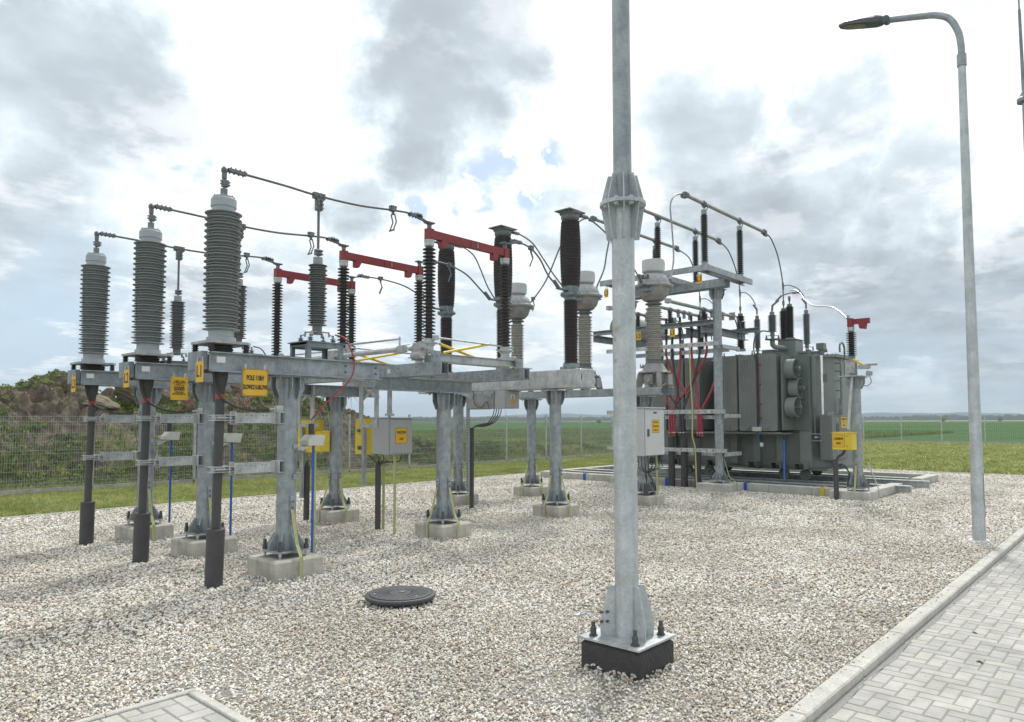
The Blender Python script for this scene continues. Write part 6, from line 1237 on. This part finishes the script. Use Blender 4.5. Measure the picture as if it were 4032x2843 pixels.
for a, w, u1, u0 in secs: vs += [LP(a,-w,u0),LP(a,w,u0),LP(a,w,(u1+u0)/2+0.01),LP(a,w*0.6,u1),LP(a,-w*0.6,u1),LP(a,-w,(u1+u0)/2+0.01)]
fs = []
for i in range(len(secs)-1):
    for k in range(6): fs.append((i*6+k, i*6+(k+1)%6, (i+1)*6+(k+1)%6, (i+1)*6+k))
fs += [tuple(range(6)), tuple(range(36,42))]; b.add(vs, fs); hd = part('lamp_head', b, 'lampb', t)
b = MB(); b.add([LP(0.32,-0.09,-0.053),LP(0.32,0.09,-0.053),LP(0.62,0.075,-0.053),LP(0.62,-0.075,-0.053),LP(0.32,-0.09,-0.048),LP(0.32,0.09,-0.048),LP(0.62,0.075,-0.048),LP(0.62,-0.075,-0.048)], [(0,1,2,3),(4,5,6,7),(0,1,5,4),(1,2,6,5),(2,3,7,6),(3,0,4,7)]); part('lamp_glass', b, 'glass', hd)
b = MB(); b.cyl(LP(0.02,-0.06,0),LP(0.02,0.06,0),0.055,n=16); part('joint', b, 'lampb', hd)
b = MB(); b.cyl((11.84,1.93,-0.02),(11.84,1.93,0.03),0.16,0.13,n=24); part('footing_collar', b, 'white', t); FOOT.append((11.72,1.81,11.96,2.05))
b = MB(); b.tube([(11.80,1.852,0.95),(11.815,1.85,0.95),(11.81,1.848,0.6),(11.86,1.848,0.35),(11.84,1.85,0.35)],0.003,5,0); part('door_outline', b, 'bolt', t)
t = thing('lightning_mast', 'thin dark lightning rod on its flange at the right edge of the picture', 'mast', (14.0, 1.45, 0))
b = MB(); b.cyl((14.0,1.40,0),(14.0,1.40,6.85),0.10,0.07,n=24); part('lower_tube', b, 'galv', t)
b = MB(); b.cyl((14.0,1.44,6.92),(14.0,1.455,8.4),0.028,0.02,n=14); b.cyl((14.0,1.455,8.4),(14.0,1.46,9.2),0.012,n=10); part('rod', b, 'galvd', t)
b = MB(); b.lathe(14.0, 1.42, [(0.12,6.84),(0.12,6.90),(0.10,6.92),(0.06,7.0),(0.04,7.03)], 16); part('flange', b, 'galvd', t)
t = thing('manhole_cover', 'round dark plastic manhole cover lying in the gravel', 'manhole cover', (4.34, 5.34, 0))
b = MB(); b.lathe(4.34, 5.34, [(0.27,-0.03),(0.275,0.075),(0.27,0.085)], 56); b.lathe(4.34, 5.34, [(0.325,0.055),(0.33,0.075),(0.325,0.085),(0.30,0.09),(0.295,0.086),(0.1,0.086)], 56); part('rim', b, 'plate', t); FOOT.append((4.13,5.13,4.55,5.55))
b = MB(); b.lathe(4.34, 5.34, [(0.285,0.086),(0.285,0.094),(0.275,0.097)], 56)
for k in range(24):
    a = k*PI/12; b.bar((4.34+0.10*math.cos(a),5.34+0.10*math.sin(a),0.0975),(4.34+0.26*math.cos(a),5.34+0.26*math.sin(a),0.0975),0.008,0.004)
part('lid', b, 'plate', t)
for a in (0.6, 2.6, 4.7): b = MB(); X, Y = 4.34+0.24*math.cos(a), 5.34+0.24*math.sin(a); b.cyl((X,Y,0.095),(X,Y,0.101),0.012,n=10); part('screw', b, 'galvl', t)
b = MB(); b.cbox(4.36,5.33,0.101,0.06,0.03,0.004); part('badge', b, 'galvd', t)

# ================================================================== FENCES
def fence(name, label, axis, c, a0, a1, zb, step, off, detail):
    t = thing(name, label, 'fence', ((a0+a1)/2, c, zb) if axis == 'x' else (c, (a0+a1)/2, zb), 'mesh panel fences')
    def PT(a, o, z): return (a, c+o, z) if axis == 'x' else (c+o, a, z)
    k = 0; a = a0
    while a < a1-0.01:
        e = min(a+step, a1)
        b = MB(); q0 = PT(a+0.03, -0.025, zb-0.2); q1 = PT(e-0.03, 0.025, zb+0.10); b.box(*q0, *q1); part('plinth', b, 'conc', t)
        b = MB(); b.cbox(*PT(a, 0, zb+0.98), 0.06, 0.06, 1.80) if True else None; b.cbox(*PT(a, 0, zb+1.885), 0.07, 0.07, 0.012); part('post', b, 'galvl', t)
        b = MB(); r = 0.0032 if detail else 0.004
        n = int((e-a)/0.05) if detail else int((e-a)/0.10)
        for i in range(1, n): aa = a+(e-a)*i/n; p = PT(aa, 0, zb+0.12); p2 = PT(aa, 0, zb+1.80+0.025); b.bar(p, p2, r*1.8, r*1.8)
        for z in (0.14, 0.22, 0.31, 0.51, 0.71, 0.91, 0.99, 1.19, 1.39, 1.59, 1.67, 1.79):
            for o_ in ((-0.006, 0.006) if detail else (0,)): b.bar(PT(a+0.03, o_, zb+z), PT(e-0.03, o_, zb+z), r*2.2, r*2.2)
        part('mesh_panel', b, 'fence', t)
        a = e; k += 1
    return t
fence('mesh_fence', 'grey wire mesh fence running along the lawn in front of the soil heap', 'x', 19.6, -3.87, 56.6, 0.03, 2.52, 0, True)
fence('mesh_fence', 'distant wire mesh fence beyond the lawn on the right', 'y', 56.6, -14.0, 19.5, 0.12, 2.52, 0, False)

# ================================================================== SOIL HEAP, CLODS, WEEDS
HP = [(-8,2.3),(-3,2.6),(2,2.75),(4.5,2.85),(5.0,2.6),(5.5,2.50),(5.83,2.48),(6.25,2.8),(6.7,3.05),(6.95,3.10),(7.3,2.85),(7.87,2.35),(8.3,2.12),(9.0,2.2),(9.6,2.35),(10.07,2.65),(10.8,2.85),(11.5,2.9),(12.19,3.18),(13,3.05),(14.2,2.75),(15.2,2.7),(16.27,2.42),(17.2,2.1),(17.9,1.65),(18.6,1.1),(19.5,0.75),(21,0.7),(24,0.75),(27,0.62),(29,0.62),(30.5,0.35),(32,0.0)]
hx = np.array([p[0] for p in HP]); hz = np.array([p[1]+(0.13 if p[0] < 15 else 0) for p in HP])
def vnoise(x, y, s, seed):
    r = np.random.default_rng(seed); g = r.random((256, 256)); X = x*s; Y = y*s; xi = np.floor(X).astype(int); yi = np.floor(Y).astype(int); fx = X-xi; fy = Y-yi
    fx = fx*fx*(3-2*fx); fy = fy*fy*(3-2*fy); G = lambda a, b: g[a % 256, b % 256]
    return (G(xi,yi)*(1-fx)+G(xi+1,yi)*fx)*(1-fy)+(G(xi,yi+1)*(1-fx)+G(xi+1,yi+1)*fx)*fy-0.5
def heap_h(x, y):
    crest = np.interp(x, hx, hz); low = crest < 1.0
    y0 = 20.3; yc = np.where(low, 22.2, 25.0); ye = np.where(low, 25.5, 30.5)
    up_ = np.clip((y-y0)/(yc-y0), 0, 1); dn = np.clip((ye-y)/(ye-yc), 0, 1)
    pr = np.where(y < yc, np.sin(up_*PI/2)**0.85, np.sin(dn*PI/2))
    h = crest*pr
    n = vnoise(x,y,0.6,1)*0.12+vnoise(x,y,1.5,2)*0.28+vnoise(x,y,3.4,3)*0.24+vnoise(x,y,6.5,4)*0.24+vnoise(x,y,13,5)*0.15
    return h+n*np.clip(pr*1.6, 0, 1)*np.clip(crest/1.6, 0.35, 1.0)*np.where((y > yc-1.0) & ~low, 0.75, 1.0)-0.05
def heap(name, label, x0, x1, y0, y1, nx, ny, m):
    xs = np.linspace(x0, x1, nx); ys = np.linspace(y0, y1, ny); X, Y = np.meshgrid(xs, ys, indexing='ij'); Z = heap_h(X, Y)
    b = MB(); b.v = [tuple(q) for q in np.c_[X.ravel(), Y.ravel(), Z.ravel()]]
    b.f = [(i*ny+j, (i+1)*ny+j, (i+1)*ny+j+1, i*ny+j+1) for i in range(nx-1) for j in range(ny-1)]; b.sm = [False]*len(b.f)
    me = b.mesh(name); me.materials.append(M[m]); o = bpy.data.objects.new(name, me); SC.collection.objects.link(o); o['label'] = label; o['category'] = 'soil heap'; return o
heap('soil_heap', 'large overgrown heap of brown soil behind the mesh fence', -8, 19.2, 20.25, 31, 520, 200, 'soil')
heap('soil_bank', 'low weedy soil bank continuing right of the heap behind the fence', 19.205, 32.2, 20.25, 26, 190, 70, 'soil')
def clod(name, label, c, size, rot, seed, m='clod'):
    import bmesh
    bm = bmesh.new(); bmesh.ops.create_icosphere(bm, subdivisions=4, radius=1.0); R = np.random.default_rng(seed); ds = R.normal(size=(9, 3)); ds /= np.linalg.norm(ds, axis=1)[:, None]
    for v in bm.verts:
        p = np.array(v.co); k = 1.0
        for d_ in ds: q = p@d_; k = min(k, 0.72/max(q, 1e-3)) if q > 0.72 else k
        k *= 1+0.05*math.sin(p[0]*9+seed)*math.sin(p[1]*8)+0.03*math.sin(p[2]*21+p[0]*5); v.co = Vector(p*k)
    me = bpy.data.meshes.new(name); bm.to_mesh(me); bm.free(); me.materials.append(M[m]); o = bpy.data.objects.new(name, me); SC.collection.objects.link(o)
    o.location = c; o.scale = size; o.rotation_euler = rot; o['label'] = label; o['category'] = 'soil clod'; o['group'] = 'big clods of soil on the heap'; return o
clod('soil_clod', 'big smooth tan clod behind the L2 tag and column', (8.764, 23.900, 2.695), (0.62,0.62,0.66), (0.1,0.25,-0.5), 4)
clod('soil_clod', 'dark clod left of the S5005 sign', (9.600, 23.900, 2.489), (0.28,0.3,0.33), (0.4,0.1,0.9), 5)
clod('soil_clod', 'dark rounded clod half hidden by the S5005 sign', (10.581, 23.900, 2.512), (0.34,0.35,0.42), (0.2,0.3,0.5), 8)
clod('soil_clod', 'large steep clod behind the POLE 110kV sign', (12.605, 23.900, 2.528), (0.95,0.7,0.70), (0.0,0.35,-0.3), 11)
clod('soil_clod', 'flat tan clod low between the L3 and L2 cables', (7.329, 22.600, 2.213), (0.55,0.4,0.28), (0.1,0.15,0.3), 14)
clod('soil_clod', 'small pointed clod on the ridge right of the L3 cable', (8.189, 24.600, 2.530), (0.22,0.2,0.26), (0.1,0.6,0.3), 17)
def weeds():
    lf = blade_src('weed', 16, 0.12, 0.019, 0.11, 0.8, 9, leaf=True); n = 56000
    P = np.stack([rng.uniform(-1, 32, n), rng.uniform(20.3, 27.0, n)], 1); P = P[infov(P, 3)]
    d = vnoise(P[:,0],P[:,1],0.55,21)+0.7*vnoise(P[:,0],P[:,1],2.3,22)+0.3*vnoise(P[:,0],P[:,1],4,24)
    hgt = heap_h(P[:,0], P[:,1]); bias = np.where(P[:,0] > 18.5, 0.28, 0.0)-np.clip(hgt-1.9, 0, 1.2)*0.16-np.clip((P[:,0]-9.5)/6, 0, 1)*(P[:,0] < 18)*0.26+0.08
    k = d+bias > rng.uniform(-0.2, 0.3, len(P)); P = P[k]; scatter('weeds', np.c_[P, heap_h(P[:,0], P[:,1])-0.02], 0.55, 1.3, lf, 1, 0.7)
    gr = blade_src('blade', 10, 0.22, 0.006, 0.08, 0.6, 12); n = 16000; P = np.stack([rng.uniform(-1, 34, n), rng.uniform(19.75, 23, n)], 1); P = P[infov(P, 3)]
    k = vnoise(P[:,0],P[:,1],0.8,31) > rng.uniform(-0.25, 0.35, len(P))+np.clip(P[:,1]-20.8,0,3)*0.25; P = P[k]; scatter('grass', np.c_[P, np.maximum(heap_h(P[:,0], P[:,1])*(P[:,1] > 20.3), -0.02)], 0.6, 1.3, gr, 1, 0.5)
    ds = blade_src('dry', 5, 0.42, 0.004, 0.06, 1.5, 15); n = 260; P = np.stack([rng.uniform(3, 30, n), rng.uniform(20.6, 22.6, n)], 1); scatter('dry_stalks', np.c_[P, heap_h(P[:,0], P[:,1])], 0.5, 1.3, ds, 1, 1.2)
    # crop rows in the field: real tufts close to the fence
    cr_ = blade_src('weed', 12, 0.32, 0.012, 0.16, 0.4, 19); n = 26000; P = np.stack([rng.uniform(20, 110, n), 20.5+rng.random(n)**1.6*70], 1); P = P[infov(P, 0)]; P = P[~((P[:,0] < 32) & (P[:,1] < 26))]
    scatter('crop', np.c_[P, np.full(len(P), -0.05)], 0.8, 1.3, cr_, 1, 0.3)
weeds(); place_stuff()
q = rng.random(260)**2.2; P = np.c_[rng.uniform(3.0, 16, 260), 1.53-q*1.6, np.full(260, -0.027)]; scatter('gravel', P[infov(P)], 0.003, 0.008, STONE, 0.7, 1.0)
P = np.c_[rng.uniform(3.0, 16, 160), rng.uniform(1.60, 1.68, 160), np.full(160, 0.033)]; scatter('gravel', P, 0.005, 0.012, STONE, 0.7, 1.0)
# loose pebbles on the paving
for (x, y, s_, lb) in ((6.9,1.18,0.022,'small brown stone lying on the paving, the farther of the two'),(6.1,1.02,0.026,'small brown stone lying on the paving, the nearer of the two')):
    o = clod('loose_stone', lb, (x,y,-0.03), (s_,s_*0.7,s_*0.6), (0,0,1), int(x*10)); o['category'] = 'stone'; o['group'] = 'loose stones on the paving'

# ================================================================== FAR LANDSCAPE
def hills(name, dist, h0, h1, a0, a1, seed, m, n=240, ns=0.09):
    R = np.random.default_rng(seed); ph = R.uniform(0, 6.28, 12); b = MB(); dp = dist*0.25
    for i in range(n):
        a = math.radians(a0+(a1-a0)*i/(n-1)); h = h0+(h1-h0)*(0.5+0.5*sum(math.sin(a*f*6+ph[k])/(k+1) for k, f in enumerate((1,2.3,4.1,7.7,13,23)))/2.0)
        h += (h1-h0)*ns*(R.random()-0.5)
        for d_, z in ((dist, -2), (dist, max(1, h*0.75)), (dist+dp*0.2, max(1.5, h)), (dist+dp, -2)): b.v.append((d_*math.cos(a), d_*math.sin(a), z))
    for i in range(n-1):
        for k in range(3): b.f.append((i*4+k, (i+1)*4+k, (i+1)*4+k+1, i*4+k+1)); b.sm.append(False)
    return struct(name, b, m)
hills('hills', 5200, 20, 62, -10, 100, 5, 'wood')
hills('far_woodland', 2300, 8, 19, -5, 50, 8, 'wood', 420, 0.5)
hills('woodland', 1900, 5, 13, 45, 95, 12, 'wood', 420, 0.5)
def bush(loc, r, label):
    t = thing('tree', label, 'tree', loc, 'small trees in the far fields'); R = random.Random(int(loc[0]))
    b = MB(); b.cyl(loc, (loc[0], loc[1], loc[2]+r*0.5), r*0.12, r*0.08, n=8); part('trunk', b, 'soil', t); b = MB()
    for k in range(420):
        u_ = Vector((R.gauss(0,1), R.gauss(0,1), R.gauss(0,1))).normalized()*r*R.uniform(0.55,1.0); u_.z = u_.z*0.9+r*1.0; c_ = Vector(loc)+u_
        q = Vector((R.uniform(-1,1), R.uniform(-1,1), R.uniform(-1,1)))*r*0.16; w = Vector((R.uniform(-1,1), R.uniform(-1,1), R.uniform(-1,1)))*r*0.16; b.add([c_-q-w, c_+q-w, c_+q+w, c_-q+w], [(0,1,2,3)])
    part('crown', b, 'weed', t)
def polar(a, d): return (d*math.cos(math.radians(a)), d*math.sin(math.radians(a)), 0)
bush(polar(11.08, 850), 2.9, 'dark round bush beside the distant pale field, left of the street lamp')
bush(polar(7.86, 900), 2.2, 'small low bush in the far field right of the street lamp')
bush(polar(35.2, 400), 1.3, 'small round bush in the green field left of the mast')
for (a, dist, hub, bl, rot, lb) in ((54.78, 2600, 97, 46, 0.35, 'wind turbine tower seen left of the mid-grey cabinet'), (42.65, 2500, 84, 42, 0.9, 'wind turbine tower seen below the steel cabinets'), (20.27, 2700, 292*0.46, 60, 0.0, 'wind turbine between the neutral bushing and the slim arrester')):
    x, y = dist*math.cos(math.radians(a)), dist*math.sin(math.radians(a))
    t = thing('wind_turbine', lb, 'wind turbine', (x, y, 0), 'distant wind turbines'); b = MB(); b.cyl((x,y,0),(x,y,hub),3.0,1.7,n=18); part('tower', b, 'turb', t)
    f_ = Vector((-math.cos(math.radians(a)), -math.sin(math.radians(a)), 0)); s_ = Vector((f_.y, -f_.x, 0)); b = MB(); b.bar(Vector((x,y,hub+1))-f_*6, Vector((x,y,hub+1))+f_*4, 4, 4); part('nacelle', b, 'turb', t)
    for k in range(3):
        an = rot+k*2*PI/3; d_ = s_*math.sin(an)*(-1)+Vector((0,0,1))*math.cos(an); w_ = d_.cross(f_).normalized(); c_ = Vector((x,y,hub+1))+f_*5; b = MB(); vs = []
        for q, w0 in ((0,1.3),(0.12,2.6),(0.2,2.8),(1.0,0.4)):
            for e1, e2 in ((-1,-.25),(1,-.25),(1,.25),(-1,.25)): vs.append(c_+d_*bl*q+w_*w0*e1+f_*w0*e2)
        b.add(vs, [(i*4+j, i*4+(j+1)%4, (i+1)*4+(j+1)%4, (i+1)*4+j) for i in range(3) for j in range(4)]+[(0,1,2,3),(12,13,14,15)]); part('blade', b, 'turb', t)

# ================================================================== HAZE
hb = MB(); hb.box(-300, -3000, -1.2, 7000, 7000, 170)
me = hb.mesh('haze'); hm = bpy.data.materials.new('haze'); hm.use_nodes = True; ht = hm.node_tree; ht.nodes.clear()
ho = ht.nodes.new('ShaderNodeOutputMaterial'); hv = ht.nodes.new('ShaderNodeVolumePrincipled'); hv.inputs['Color'].default_value = (0.62, 0.74, 0.84, 1); hv.inputs['Density'].default_value = 0.00022; hv.inputs['Anisotropy'].default_value = 0.2
ht.links.new(hv.outputs[0], ho.inputs['Volume']); me.materials.append(hm)
hz_ = bpy.data.objects.new('haze', me); SC.collection.objects.link(hz_); hz_['kind'] = 'stuff'
